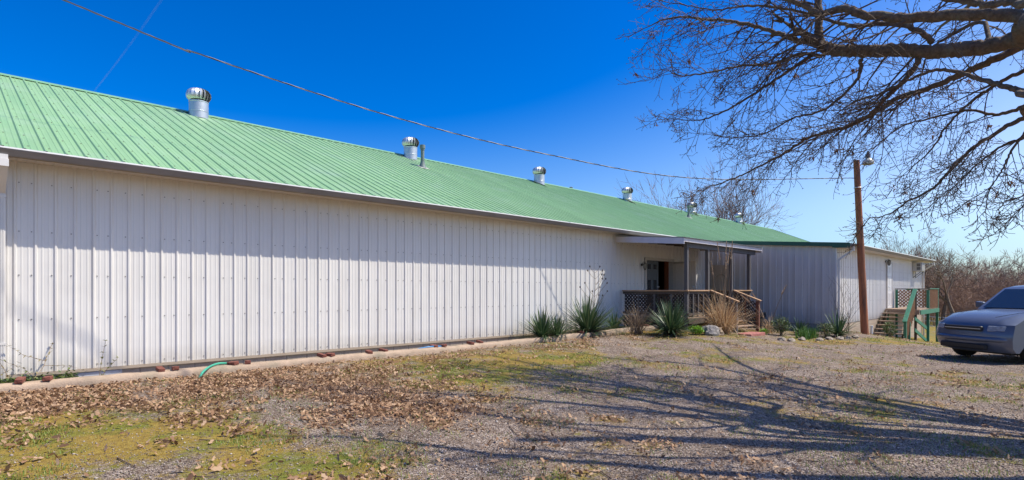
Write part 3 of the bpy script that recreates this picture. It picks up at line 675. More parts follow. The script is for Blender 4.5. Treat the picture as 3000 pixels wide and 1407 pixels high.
for sx in (-.16, .16):
    for sy in (-.1, .1): mb = MB(); mb.tube([(sx * 1.1, sy, 0), (sx, sy, .86)], .006, 5); mb.build('leg', M_BLACK, ws)
mb = MB()
for z in (.86, .45): mb.tube([(-.16, -.1, z), (.16, -.1, z), (.16, .1, z), (-.16, .1, z), (-.16, -.1, z)], .006, 5)
mb.build('frame', M_BLACK, ws)
ab = thing('arched_board', 'tan panel with an arched moulding leaning on the wing wall', 'board', (21.92, 9.62, DFL))
mb = MB(); mb.box(-.02, .02, 0, .86, 0, 1.85, 0, .004); mb.build('panel', M_TANB, ab)
mb = MB(); pts = [(-.03, .15, .2), (-.03, .15, 1.2)] + [(-.03, .43 - .28 * math.cos(a), 1.2 + .28 * math.sin(a)) for a in np.linspace(0, math.pi, 15)] + [(-.03, .71, 1.2), (-.03, .71, .2)]
mb.tube(pts, .016, 6); mb.build('moulding', M_TAN, ab); ab.rotation_euler[1] = math.radians(1.5)
# roof ventilators
def ventilator(label, loc):
    t = thing('roof_ventilator', label, 'ventilator', loc, 'turbine ventilators along the ridge')
    mb = MB(); mb.lathe([(.235, -.30), (.235, .14)], k=28); mb.build('collar', M_GALV2, t, smooth=True)
    mb = MB(); mb.lathe([(.238, .13), (.243, .14), (.243, .155), (.238, .16)], k=28)
    mb.lathe([(.2395, -.12), (.243, -.115), (.243, -.105), (.2395, -.10)], k=28); mb.build('collar_ring', M_GALV, t)
    mb = MB(); a = math.atan(PITCH)
    for sx in (1,):
        mb.obox((-.36, -.36, -.36 * PITCH - .26), (.72, 0, 0), (0, .60, .60 * PITCH), (0, 0, .012))
    mb.build('flashing', M_SEAL, t)
    H = .34; mb = MB()
    for i in range(18):
        a0 = 2 * math.pi * i / 18; w_ = 2 * math.pi / 18
        prev = None
        for j in range(9):
            s = j / 8; ph = -.9 + s * (math.pi / 2 + .85); r = .14 + .165 * math.cos(ph) ; z = .17 + H * .47 + H * .5 * math.sin(ph)
            if j == 8: r = .09
            p = Vector((r * 1.0 * math.cos(a0), r * math.sin(a0), z)); ri = r - .055 * math.cos(ph * .9); q = Vector((ri * math.cos(a0 + w_ * 1.0), ri * math.sin(a0 + w_ * 1.0), z))
            if prev: mb.quad(prev[0], prev[1], q, p)
            prev = (p, q)
    mb.build('turbine_vanes', M_GALV, t, smooth=True)
    mb = MB(); mb.lathe([(0, .515), (.06, .512), (.115, .50), (.12, .49), (0, .485)], k=20); mb.build('top_cap', M_GALV, t, smooth=True)
    mb = MB(); mb.lathe([(.18, .17), (.2, .25), (.16, .42), (.06, .48)], k=16); mb.build('throat', M_DARK, t)
    return t
vx = [4.76, 11.6, 18.4, 25.3, 32.4, 39.3]
vl = ['turbine ventilator nearest the camera, largest on the green roof', 'turbine ventilator beside the tall grey vent pipe on the roof', 'turbine ventilator standing alone in the middle of the ridge', 'turbine ventilator above the left part of the porch roof', 'turbine ventilator half hidden behind the far vent pipe', 'farthest and smallest turbine ventilator before the end of the ridge']
v0 = None
for i, x in enumerate(vx):
    loc = (x, 16.70, ZE + PITCH * (16.70 - YE) + .22)
    if v0 is None: v0 = ventilator(vl[0], loc)
    else: copy_thing(v0, loc, vl[i], rz=.37 * i)
def vent_pipe(label, x, y, h, r=.055):
    z = ZE + PITCH * (y - YE); t = thing('vent_pipe', label, 'pipe', (x, y, z), 'vent pipes on the roof')
    mb = MB(); mb.lathe([(r, -.05), (r, h)], k=14); mb.build('pipe', M_PVC, t, smooth=True)
    mb = MB(); mb.lathe([(r + .002, h - .17), (r + .012, h - .165), (r + .012, h - .12), (r + .03, h - .115), (r + .03, h), (r * .4, h + .005), (0, h)], k=14); mb.build('cap', M_PVC, t, smooth=True, auto=30)
    mb = MB(); mb.lathe([(r * 2.1, -.02), (r * 1.7, .06), (r * 1.1, .19), (r * 1.1, .2)], k=14); mb.build('boot', M_PVC, t, smooth=True)
    mb = MB(); mb.obox((-.17, -.17, -.17 * PITCH + .02), (.34, 0, 0), (0, .34, .34 * PITCH), (0, 0, .008)); mb.build('flashing', M_SEAL, t)
    return t
vent_pipe('tall grey vent pipe beside the second turbine ventilator', 10.96, 15.1, .74, .06)
vent_pipe('grey vent pipe in front of the fifth turbine ventilator', 28.9, 15.1, .68, .06)
# small pipe showing over the ridge
t = thing('pipe_stub', 'tiny dark pipe stub peeping over the ridge', 'pipe', (21.6, 17.5, ZR - .17)); mb = MB(); mb.lathe([(.05, -.1), (.05, .3), (.09, .3), (.09, .36), (0, .40)], k=10); mb.build('pipe', M_PVC, t)
# air conditioner on the wing
ac = thing('air_conditioner', 'boxy window air conditioner under the far eave of the wing', 'air conditioner', (35.1, YWF, 2.56))
mb = MB(); mb.box(0, .85, -.40, -.024, 0, .46, 0, .01); mb.build('casing', M_AC, ac)
mb = MB(); mb.box(.03, .82, -.415, -.401, .03, .43)
mb.build('front_grille', M_GRILLE, ac)
mb = MB()
for j in range(9): mb.box(.03, .82, -.421, -.4155, .045 + j * .042, .062 + j * .042)
mb.build('grille_bars', M_AC, ac)
mb = MB(); mb.box(-.006, -.001, -.36, -.20, .07, .22); mb.box(-.006, -.001, -.36, -.20, .25, .40); mb.build('side_louvre', M_GRILLE, ac)
for xx in (.1, .75):
    mb = MB(); mb.tube([(xx, -.38, 0), (xx, -.03, -.32)], .012, 5); mb.tube([(xx, -.03, 0), (xx, -.03, -.34)], .012, 5); mb.build('bracket', M_BLACK, ac)
# ------------------------------------------------------------------ side deck with stairs
dk = thing('side_deck', 'raised wooden deck with green rails and stairs at the wing door', 'deck', (28.9, 4.62, -.6))
O = Vector((28.9, 4.62, -.6))
def D(x, y, z): return Vector((x, y, z)) - O
DT = .78
y = 4.62
while y < YWF - .14:
    mb = MB(); a = D(28.9, y, DT - .035); mb.box(a.x, a.x + 4.5, a.y, a.y + .132, a.z, a.z + .035, 0, .004); mb.build('deck_board', M_TREAD, dk); y += .14
mb = MB(); a = D(28.9, 4.60, DT - .22); mb.box(a.x, a.x + 4.5, a.y - .02, a.y + .018, a.z, a.z + .18); mb.build('rim_joist', M_PGREEN, dk)
mb = MB(); a = D(28.9, 4.64, DT - .22); mb.box(a.x - .02, a.x + .02, a.y, a.y + 1.24, a.z, a.z + .18); mb.build('rim_joist', M_TREAD, dk)
def dpost(x, y, z1, w=.10, m=M_PGREEN, z0=None):
    z0 = gzf(x, y) - .1 if z0 is None else z0
    mb = MB(); a = D(x - w / 2, y - w / 2, z0); mb.box(a.x, a.x + w, a.y, a.y + w, a.z, a.z + z1 - z0, 0, .005); mb.build('post', m, dk)
RH = 1.62
dpost(31.0, 4.66, RH + .02); dpost(33.35, 4.66, RH + .02); dpost(28.95, 4.78, RH - .03, .09, M_WOOD); dpost(31.0, 5.84, RH, .09, M_PGREEN); dpost(31.0, 5.25, RH, .06, M_WOOD, DT)
dpost(27.75, 4.80, .30, .09); dpost(29.05, 5.8, DT - .04, .09); dpost(33.3, 5.8, DT - .04, .09)
def drail(a, b, w=.13, m=M_PGREEN):
    mb = MB(); mb.bar(D(*a), D(*b), w, .04, 0, ch=.004); mb.build('hand_rail', m, dk)
drail((31.0, 5.9, RH + .03), (31.0, 4.58, RH + .03), .12, M_WOOD); drail((30.95, 4.66, RH + .035), (33.45, 4.66, RH + .035), .14); drail((28.95, 4.66, RH - .0), (30.94, 4.66, RH - .0), .05, M_WOOD); drail((33.35, 4.62, RH + .0), (33.35, 5.9, RH + .0), .10)
mb = MB(); lattice(mb, D(31.0, 4.73, DT + .06), (0, 1, 0), (0, 0, 1), 1.06, RH - DT - .08, .10, .04); mb.build('lattice_panel', M_LATT2, dk)
for i in range(1, 16):
    xb = 31.05 + i * .145
    if xb < 33.3:
        mb = MB(); mb.bar(D(xb, 4.63, DT - .1), D(xb, 4.63, RH + .01), .035, .035, up=(1, 0, 0)); mb.build('baluster', M_LATT2, dk)
for i in range(1, 8):
    yb = 4.75 + i * .145
    mb = MB(); mb.bar(D(33.33, yb, DT - .1), D(33.33, yb, RH - .02), .035, .035, up=(1, 0, 0)); mb.build('baluster', M_LATT2, dk)
# stairs rise along +X
n = 7; xs0 = 27.0; gb = gzf(27.0, 5.3)
for i in range(n - 1):
    z = gb + (DT - gb) * (i + 1) / n; xx = xs0 + .27 * i
    mb = MB(); a = D(xx, 4.86, z - .04); mb.box(a.x, a.x + .27, a.y, a.y + 1.02, a.z, a.z + .04, 0, .005); mb.build('stair_tread', M_TREAD, dk)
for ys in (4.90, 5.78):
    mb = MB(); mb.bar(D(27.05, ys, gb - .02), D(28.88, ys, DT - .16), .04, .2, up=(0, 0, 1)); mb.build('stringer', M_WOOD, dk)
dpost(27.0, 4.80, .34, .10)
drail((26.88, 4.80, .33), (28.98, 4.80, RH + .02), .15)
for i in range(1, 11):
    t_ = i / 11; xb = 27.0 + 1.95 * t_; zt = .33 + (RH - .31) * t_ * 2.0 / 2.1
    zt = .33 + (xb - 26.88) / 2.1 * (RH + .02 - .33) - .02
    mb = MB(); mb.bar(D(xb, 4.79, zt - .95), D(xb, 4.79, zt), .035, .035, up=(1, 0, 0)); mb.build('baluster', M_LATT2, dk)
mb = MB(); mb.bar(D(26.95, 4.84, gb + .02), D(28.0, 4.84, .10), .03, .09); mb.build('stair_brace', mat('bare_pale_wood', (.5, .44, .38), .8, 0, .15, 8), dk)
g31 = gzf(31, 4.66)
for z0, z1 in ((.42, -.12), (-.05, g31 + .02)):
    mb = MB(); mb.bar(D(28.3, 4.70, z0), D(31.0, 4.70, z1), .04, .14); mb.build('cross_brace', M_PGREEN, dk)
# ------------------------------------------------------------------ utility pole, lamp and wire
pole_xy = (22.55, 5.18); pz = gzf(*pole_xy)
up = thing('utility_pole', 'leaning reddish brown wooden pole with a yard light, in front of the wing', 'pole', (*pole_xy, pz))
tip = PX(2509, 470, 19.5) - Vector((*pole_xy, pz))
mb = MB(); mb.tube([Vector((0, 0, -.4)), Vector((0, 0, 0)), tip * .25, tip * .5, tip * .75, tip], [.13, .125, .12, .112, .105, .098], 16); mb.build('pole', M_POLE, up, smooth=True, auto=40)
lr = RD(1, 0)    # arm points to the picture's right
a0 = tip - Vector((0, 0, .28)); a1 = tip + lr * .34 + Vector((0, 0, -.02))
mb = MB(); mb.tube([a0, tip + lr * .2 + Vector((0, 0, -.12)), a1], .02, 8); mb.build('lamp_arm', M_GALV2, up)
lc = tip + lr * .40 + Vector((0, 0, .12))
mb = MB(); mb.lathe([(.07, -.08), (.085, 0), (.085, .1), (.05, .105), (.05, .15), (.035, .16), (.035, .2), (0, .205)], lc, 14); mb.build('lamp_head', mat('blue_grey_lamp', (.13, .15, .19), .45, .3, .1), up, smooth=True, auto=35)
mb = MB(); mb.lathe([(.075, -.05), (.16, -.12), (.19, -.20), (.175, -.26)], lc, 18); mb.build('lamp_lens', mat('lamp_acrylic', (.62, .60, .50), .15, 0, .05), up, smooth=True)
mb = MB(); mb.tube([Vector((.0, -.0, tip.z - .95)) + Vector((tip.x, tip.y, 0)) * .86 + RD(math.cos(q) * .12, math.sin(q) * .12) for q in np.linspace(0, 2 * math.pi, 13)], .012, 5); mb.build('wire_clamp', M_GALV, up)
# overhead service drop: three twisted conductors with sag
pA = PX(2509, 522, 19.5); wp = [PX(186, 0, 9.0), PX(600, 164, 10.6), PX(1160, 345, 12.9), PX(1600, 452, 15.0), PX(2029, 522, 17.1)]
far = PX(186, 0, 9.0) + (PX(186, 0, 9.0) - PX(600, 164, 10.6)) * 8; far.z = wp[0].z + 2.2
ctrl = [far] + wp + [pA]
def catmull(P, n):
    out = []; P = [P[0] * 2 - P[1]] + P + [P[-1] * 2 - P[-2]]
    for i in range(1, len(P) - 2):
        for j in range(n):
            t = j / n; a, b, c, d = P[i - 1], P[i], P[i + 1], P[i + 2]
            out.append(.5 * ((2 * b) + (c - a) * t + (2 * a - 5 * b + 4 * c - d) * t * t + (3 * b - a - 3 * c + d) * t ** 3))
    out.append(P[-2]); return out
cpts = catmull([Vector(p) for p in ctrl], 40)
mb = MB(); s = 0
for w_ in range(3):
    pts = []; acc = 0
    for i, p in enumerate(cpts):
        if i: acc += (p - cpts[i - 1]).length
        q = acc * 9.0 + w_ * 2.094; pts.append(p + Vector((.009 * math.cos(q), 0, .009 * math.sin(q))))
    mb.tube(pts, .0085 if w_ else .006, 4, 0 if w_ else 1)
tag(mb.build('overhead_cable', [M_WIRE, M_WIRE2]), 'black twisted overhead cable sagging across the blue sky to the pole', 'cable')
# ------------------------------------------------------------------ edging, bricks, hoses, stones
cpx = [(-4.5, 10.25), (.49, 10.2), (1.6, 10.08), (2.94, 10.03), (4.65, 9.99), (6.86, 9.92), (8.6, 9.98), (10.0, 9.93), (11.6, 9.72), (12.7, 9.52), (13.8, 9.38), (14.7, 9.22), (15.3, 9.2), (15.62, 9.35)]
cp = catmull([Vector((a, b, 0)) for a, b in cpx], 14)
mb = MB(); prev = None; K = 9
for i, p in enumerate(cp):
    t = (cp[min(i + 1, len(cp) - 1)] - cp[max(i - 1, 0)]).normalized(); nrm = Vector((-t.y, t.x, 0)); ring = []
    wd = .145 + .03 * noise.noise(Vector((p.x * 1.3, 3, 0))); hh = .165 + .025 * noise.noise(Vector((p.x * .9, 9, 1)))
    p = p + nrm * .05 * noise.noise(Vector((p.x * .8, 0, 5)))
    for j in range(K):
        a = math.pi * j / (K - 1); c_, s_ = math.cos(a), math.sin(a)
        off = math.copysign(abs(c_) ** .5, c_) * wd; up_ = s_ ** .5 * hh
        ring.append(p + nrm * off + Vector((0, 0, gzf(p.x, p.y) - .045 + up_ + .012 * noise.noise(Vector((p.x * 4, j, 2))))))
    if prev:
        for j in range(K - 1): mb.quad(prev[j], ring[j], ring[j + 1], prev[j + 1])
    prev = ring
ed = mb.build('concrete_edging', M_CONC, smooth=True); tag(ed, 'wavy poured concrete edging along the foot of the long wall', 'edging')
_bm = bmesh.new(); _bm.from_mesh(ed.data); bmesh.ops.remove_doubles(_bm, verts=_bm.verts, dist=.0005); _bm.to_mesh(ed.data); _bm.free()
brick_px = [60, 126, 462, 512, 677, 718, 942, 977, 1085, 1117, 1272, 1300, 1378, 1403, 1700, 1745, 1875, 1893]
def brick_mesh():
    bm = bmesh.new(); bmesh.ops.create_cube(bm, size=1)
    for v in bm.verts: v.co = Vector((v.co.x * .092, v.co.y * .19, v.co.z * .058))
    bmesh.ops.bevel(bm, geom=bm.edges[:], offset=.006, segments=1, affect='EDGES')
    bmesh.ops.subdivide_edges(bm, edges=[e for e in bm.edges if e.calc_length() > .03], cuts=2, use_grid_fill=True)
    for v in bm.verts: v.co += Vector((noise.noise(v.co * 40), noise.noise(v.co * 40 + Vector((5, 0, 0))), noise.noise(v.co * 40 + Vector((0, 7, 0))))) * .005
    me = bpy.data.meshes.new('brick'); bm.to_mesh(me); bm.free(); me.materials.append(M_BRICK); return me
bmsh = brick_mesh(); nb = len(brick_px)
bl_txt = ['broken red brick on the edging, first from the left', 'red brick on the edging, second from the left by the ground ivy', 'red brick on the edging, left one of the pair right of the foundation vent', 'red brick on the edging, right one of the pair right of the foundation vent', 'red brick on the edging just right of the green hose', 'red brick on the edging, second right of the green hose', 'red brick on the edging, left one of the pair midway along the sunlit wall', 'red brick on the edging, right one of the pair midway along the sunlit wall', 'red brick on the edging, second left of the blue hose', 'red brick on the edging, nearest left of the blue hose', 'red brick on the edging, first right of the blue hose', 'red brick on the edging, second right of the blue hose', 'red brick on the edging, third right of the blue hose', 'red brick on the edging, last before the first yucca', 'red brick below the large yucca, left of two', 'red brick below the large yucca, right of two', 'red brick at the end of the edging by the porch, left of two', 'red brick at the end of the edging by the porch, right of two']
for i, bx in enumerate(brick_px):
    best = min(cp, key=lambda p: abs(float(proj(p.x, p.y, gzf(p.x, p.y) + .08)[0]) - bx))
    o = bpy.data.objects.new('brick', bmsh); COL.objects.link(o)
    o.location = (best.x, best.y + random.uniform(-.02, .03), gzf(best.x, best.y) + .142); o.rotation_euler = (random.uniform(-.12, .12), random.uniform(-.15, .15), random.uniform(-.35, .35))
    tag(o, bl_txt[i], 'brick', 'bricks set along the concrete edging')
def hose(pts, m, r, name, label):
    mb = MB(); mb.tube(catmull([Vector(p) for p in pts], 10), r, 8); return tag(mb.build(name, m, smooth=True), label, 'hose')
hose([(2.74, 9.62, .18), (2.76, 9.66, .22), (2.86, 9.78, .31), (3.02, 9.92, .37), (3.2, 10.05, .38), (3.42, 10.22, .33), (3.7, 10.35, .25)], M_HOSE, .019, 'garden_hose', 'bright green garden hose arching over the concrete edging')
hose([(7.0, 10.0, .30), (7.15, 9.95, .34), (7.35, 9.9, .365), (7.6, 9.92, .36), (7.85, 10.0, .33), (8.1, 10.2, .28)], M_BHOSE, .018, 'water_hose', 'short length of blue hose lying on the edging')
def rock(name, label, loc, s, seed, m=M_ROCK, cat='rock', group=None):
    bm = bmesh.new(); bmesh.ops.create_icosphere(bm, subdivisions=3, radius=1)
    for v in bm.verts:
        n_ = noise.noise(v.co * 1.1 + Vector((seed, 0, 0))) * .45 + noise.noise(v.co * 3 + Vector((0, seed, 0))) * .18 + noise.noise(v.co * 7 + Vector((0, 0, seed))) * .06
        q = v.co * (1 + n_); v.co = Vector((q.x * s[0], q.y * s[1], max(q.z, -.55) * s[2]))
    me = bpy.data.meshes.new(name); bm.to_mesh(me); bm.free(); me.materials.append(m)
    o = bpy.data.objects.new(name, me); COL.objects.link(o); o.location = loc; return tag(o, label, cat, group)
def G(px, py, zoff=0.0, it=8):
    """point of the ground seen at a photo pixel"""
    d = 15.0
    for _ in range(40):
        p = PX(px, py, d); z = gzf(p.x, p.y); dn = (EYE - z) * FPX / max(py - HY, 5); d += (dn - d) * .5
    p = PX(px, py, d); return Vector((p.x, p.y, gzf(p.x, p.y) + zoff))
def at(px, X=None, Y=None):
    """ground point on a plan line (X or Y known) in the direction of a photo column"""
    t = (px - CX) / FPX
    if Y is not None: X = Y * (1 + t) / (1 - t)
    else: Y = X * (1 - t) / (1 + t)
    return Vector((X, Y, gzf(X, Y)))
p = at(2082, Y=7.35); rock('boulder', 'big grey boulder at the foot of the dry pampas grass', (p.x, p.y, p.z + .10), (.30, .2, .2), 2.3)
p = at(2105, Y=7.25); rock('boulder', 'small tan rock right of the grey boulder', (p.x, p.y, p.z + .05), (.16, .13, .14), 5.1, mat('tan_rock', (.4, .3, .2), .9, 0, .3, 9, .6, 25))
rk = [(2290, 5.9), (2318, 5.7), (2350, 5.6), (2400, 5.3), (2430, 5.25), (2460, 5.1), (2485, 5.0), (2505, 4.95)]
rl = ['flat pale edging stone left of the round shrub', 'pale edging stone in front of the iris clump', 'low stone at the bed edge right of the iris clump', 'small stone in the bed edge left of the last yucca', 'small stone under the last yucca, left', 'small stone under the last yucca, middle', 'small stone under the last yucca, right', 'small stone at the foot of the wooden pole']
for i, (a, yy) in enumerate(rk):
    p = at(a, Y=yy); rock('edging_stone', rl[i], (p.x, p.y, p.z + .02), (random.uniform(.12, .2), .1, .07), 9.1 + i, mat('pale_stone', (.30, .25, .2), .9, 0, .3, 9, .5, 30), 'stone', 'stones edging the bed by the wing')
mb = MB(); p = at(2200, Y=6.95); mb.box(-.55, .55, -.22, .22, -.05, .05, 0, .012); tag(mb.build('stepping_slab', M_REDSLAB, loc=(p.x, p.y, p.z + .012)), 'flat reddish slab at the foot of the porch steps', 'slab')
mb = MB(); p = at(2553, Y=5.55); mb.lathe([(.05, -.1), (.05, .28), (.062, .28), (.062, .34), (0, .345)], k=14); o = mb.build('white_pipe', M_PLASTIC, smooth=True, auto=30, loc=tuple(p)); tag(o, 'short white plastic pipe standing between pole and stairs', 'pipe')
# ------------------------------------------------------------------ plants
M_YUC = island_mat('yucca_leaves', [(.03, .065, .03), (.055, .11, .045), (.08, .14, .055), (.17, .19, .09)], .45, .12)
M_DRY = island_mat('dry_grass', [(.34, .19, .09), (.48, .30, .15), (.60, .42, .24), (.66, .52, .34)], .7, .2)
M_DRYD = island_mat('grey_dry_grass', [(.14, .095, .06), (.25, .18, .12), (.33, .25, .17)], .8, .1)
M_LEAFY = island_mat('shrub_leaves', [(.03, .07, .015), (.07, .12, .025), (.15, .18, .04)], .5, .2)
M_LIME = island_mat('lime_leaves', [(.14, .30, .02), (.24, .45, .03)], .5, .3)
M_IRIS = island_mat('iris_leaves', [(.06, .15, .03), (.12, .24, .05)], .45, .2)
M_STEM = mat('dry_stem', (.30, .21, .13), .85, 0, .2, 6)
M_PLUME = island_mat('dry_plume', [(.5, .36, .24), (.62, .48, .34)], .8, .2)
def blade(mb, base, ang, elev, L, w, droop, n=5, mi=0, twist=0.0):
    """a tapering strap leaf with a fold"""
    d = Vector((math.cos(ang) * math.cos(elev), math.sin(ang) * math.cos(elev), math.sin(elev))); side = Vector((-math.sin(ang + twist), math.cos(ang + twist), 0))
    p = Vector(base); i0 = len(mb.v)
    for i in range(n + 1):
        t = i / n; ww = w * (.55 + .45 * math.sin(min(t * 2.2 + .4, 1.57))) * (1 - t ** 2.2)
        mb.v.append(tuple(p - side * ww + Vector((0, 0, ww * .35)))); mb.v.append(tuple(p)); mb.v.append(tuple(p + side * ww + Vector((0, 0, ww * .35))))
        p = p + d * (L / n); d = (d + Vector((0, 0, -droop / n * (.4 + t)))).normalized()
    for i in range(n):
        for j in range(2):
            a = i0 + i * 3 + j; mb.f.append((a, a + 1, a + 4, a + 3)); mb.m.append(mi)
def yucca(label, loc, L, n, seed):
    random.seed(seed); mb = MB()
    for i in range(n):
        e = random.uniform(.05, 1.5) ** 1.0; a = random.uniform(0, 6.283); r = .08 * random.random()
        blade(mb, (r * math.cos(a), r * math.sin(a), random.uniform(0, .15)), a, e, L * random.uniform(.7, 1.08), .021, random.choice((.05, .15, .3, .9)) * (1.2 - e / 1.6), 5)
    for i in range(n // 6):
        a = random.uniform(0, 6.283); blade(mb, (0, 0, .05), a, random.uniform(.1, .5), L * random.uniform(.6, .9), .02, 1.6, 6)
    for i in range(n // 5):
        a = random.uniform(0, 6.283); blade(mb, (0, 0, .04), a, random.uniform(-.05, .35), L * random.uniform(.4, .8), .016, random.uniform(.3, 2.0), 6, mi=1, twist=random.uniform(-.6, .6))
    o = mb.build('yucca', [M_YUC, M_DRYD], loc=tuple(loc)); return tag(o, label, 'plant', 'yucca plants')
yucca('low spreading yucca, leftmost of the green clumps', at(1588, Y=10.0), .84, 190, 1)
yucca('low yucca clump between the leftmost and the largest yucca', at(1632, Y=9.85), .66, 90, 11)
yucca('largest yucca, in front of the sunlit wall with a tall dead stalk', at(1722, Y=9.75), 1.16, 270, 2)
yucca('shaded yucca just left of the porch corner', at(1800, Y=9.75), .62, 90, 3)
yucca('dark green yucca in front of the porch lattice', at(1965, Y=7.9), 1.0, 220, 4)
yucca('small yucca between round shrub and wing corner', at(2345, Y=6.2), .5, 60, 5)
yucca('spiky yucca beside the foot of the wooden pole', at(2455, Y=5.35), .88, 90, 6)
# dead flower stalk of the big yucca
def stalk(label, loc, H, seed):
    random.seed(seed); t = thing('dead_stalk', label, 'plant', loc); mb = MB(); pod = MB()
    main = [Vector((0, 0, 0))]
    for i in range(10): main.append(main[-1] + Vector((random.uniform(-.03, .03), random.uniform(-.03, .03), H / 10)))
    mb.tube(main, [.010 - .0006 * i for i in range(11)], 5)
    for i in range(3, 11):
        for k in range(2):
            a = random.uniform(0, 6.28); l = .12 + .05 * (11 - i); q = main[i] + Vector((math.cos(a) * l, math.sin(a) * l, l * 1.1)); mb.tube([main[i], (main[i] + q) / 2 + Vector((0, 0, -.03)), q], .0045, 4)
            pod = MB(); pod.lathe([(0, -.03), (.018, -.015), (.022, .01), (.01, .03), (0, .032)], q, 6); pod.build('seed_pod', mat('dark_pods', (.05, .035, .03), .8, 0, .2), t)
    mb.build('stem', M_STEM, t); return t
p = at(1742, Y=9.95); stalk('dead branching stalk with dark seed pods above the largest yucca', p, 1.75, 3)
def dry_clump(label, loc, L, n, seed, m, plumes=0, PH=2.4, lean=.1):
    random.seed(seed); t = thing('dry_grass_clump', label, 'grass', loc); mb = MB()
    for i in range(n):
        e = min(1.5, random.gauss(1.1, .3)); a = random.uniform(0, 6.283); r = .17 * math.sqrt(random.random()); b = random.uniform(0, 6.283)
        blade(mb, (r * math.cos(b), r * math.sin(b), 0), a, e, L * random.uniform(.55, 1.15), .0075, random.choice((.6, 1.4, 2.4, 3.6)), 9, twist=random.uniform(-1, 1))
    mb.build('blades', m, t)
    for i in range(plumes):
        a = random.uniform(0, 6.283); lx, ly = lean * random.uniform(-1, 1), lean * random.uniform(-1, 1); H = PH * random.uniform(.72, 1.05)
        bx, by = random.uniform(-.15, .15), random.uniform(-.15, .15)
        pts = [Vector((bx + lx * (s ** 1.5), by + ly * (s ** 1.5), H * s)) for s in np.linspace(0, 1, 8)]
        s_ = MB(); s_.tube(pts, [.013 - .001 * j for j in range(8)], 5); st = s_.build('stem', M_STEM, t)
        pm = MB()
        for j in range(90):
            s = random.uniform(.80, 1.0); c = Vector((bx + lx * s ** 1.5, by + ly * s ** 1.5, H * s)); aa = random.uniform(0, 6.28); blade(pm, c, aa, 1.2, .16 * (1.3 - s), .010, .3, 2)
        pm.build('plume', M_PLUME, st)
    return t
p = at(2118, Y=7.42); dry_clump('tall tan pampas grass with dry plumes at the porch steps', p, 1.35, 520, 5, M_DRY, 6, 2.65, .22)
p = at(1865, Y=8.75); dry_clump('greyish dry grass clump against the porch lattice', p, .95, 170, 6, M_DRYD, 0)
p = at(2250, Y=7.0); dry_clump('sparse dry stems leaning right of the porch steps', p, .75, 60, 7, M_DRY, 3, 1.5, .9)
def shrub(name, label, loc, rx, rz, n, seed, m, ls=.045, sticks=14):
    random.seed(seed); t = thing(name, label, 'shrub', loc); mb = MB(); st = MB()
    for i in range(sticks):
        a = random.uniform(0, 6.28); q = Vector((math.cos(a) * rx * random.uniform(.2, .8), math.sin(a) * rx * random.uniform(.2, .8), rz * random.uniform(.9, 1.9))); st.tube([(0, 0, -.03), q * .5 + Vector((0, 0, .05)), q], [.01, .006, .003], 4)
    for i in range(n):
        v = Vector((random.gauss(0, 1), random.gauss(0, 1), random.gauss(0, 1))).normalized() * random.uniform(.45, 1.0); rr = 1 + .3 * noise.noise(v * 2 + Vector((seed, 0, 0)))
        c = Vector((v.x * rx * rr, v.y * rx * rr, rz + v.z * rz * rr)); a = random.uniform(0, 6.28); blade(mb, c, a, random.uniform(-.2, 1.2), ls * random.uniform(.7, 1.3), ls * .35, .4, 2)
    st.build('stems', M_STEM, t); mb.build('foliage', m, t); return t
shrub('round_shrub', 'rounded leafy shrub right of the porch against the wing', at(2288, Y=6.5), .30, .30, 900, 1, M_LEAFY)
shrub('leafy_shrub', 'small leafy shrub left of the spiky yucca at the wing corner', at(2420, Y=5.5), .26, .24, 600, 2, M_LEAFY)
shrub('lime_plant', 'low bright lime green plant by the porch skirt', at(2040, Y=7.6), .22, .12, 380, 3, M_LIME, .06, 4)
shrub('lime_tuft', 'little yellow green tuft right of the steps', at(2238, Y=6.9), .15, .09, 160, 8, M_LIME, .05, 3)
shrub('evergreen_seedling', 'feathery green seedling growing through the deck stairs', at(2607, Y=4.82), .26, .30, 420, 4, M_LEAFY, .06, 8)
random.seed(21)
def bush_twigs(name, label, loc, H, n, seed):
    random.seed(seed); mb = MB()
    for i in range(n):
        a = random.uniform(0, 6.28); d = Vector((math.cos(a) * .35, math.sin(a) * .35, 1)).normalized(); p = Vector((random.uniform(-.1, .1), random.uniform(-.1, .1), -.02)); pts = [p]
        for j in range(6): d = (d + Vector((random.uniform(-.2, .2), random.uniform(-.2, .2), .05))).normalized(); pts.append(pts[-1] + d * H / 6 * random.uniform(.8, 1.1))
        mb.tube(pts, [.008 - .001 * j for j in range(7)], 4)
        for j in range(2, 7):
            e = (d + Vector((random.uniform(-1, 1), random.uniform(-1, 1), .3))).normalized(); mb.tube([pts[j], pts[j] + e * H * .15, pts[j] + e * H * .26 + Vector((0, 0, .03))], [.004, .003, .002], 3)
    return tag(mb.build(name, M_TWIG, loc=tuple(loc)), label, 'shrub')
bush_twigs('bare_shrub', 'thin leafless shrub against the wing between corner and pole', at(2478, Y=5.6), 1.7, 9, 31)
iris = MB(); random.seed(9)
for i in range(190): blade(iris, (random.uniform(-.5, .5), random.uniform(-.18, .18), 0), random.uniform(0, 6.28), random.uniform(1.1, 1.55), random.uniform(.22, .42), .012, .35, 4)
tag(iris.build('iris_clump', M_IRIS, loc=tuple(at(2365, Y=5.75))), 'clump of upright fresh green iris leaves by the wing wall', 'plant')
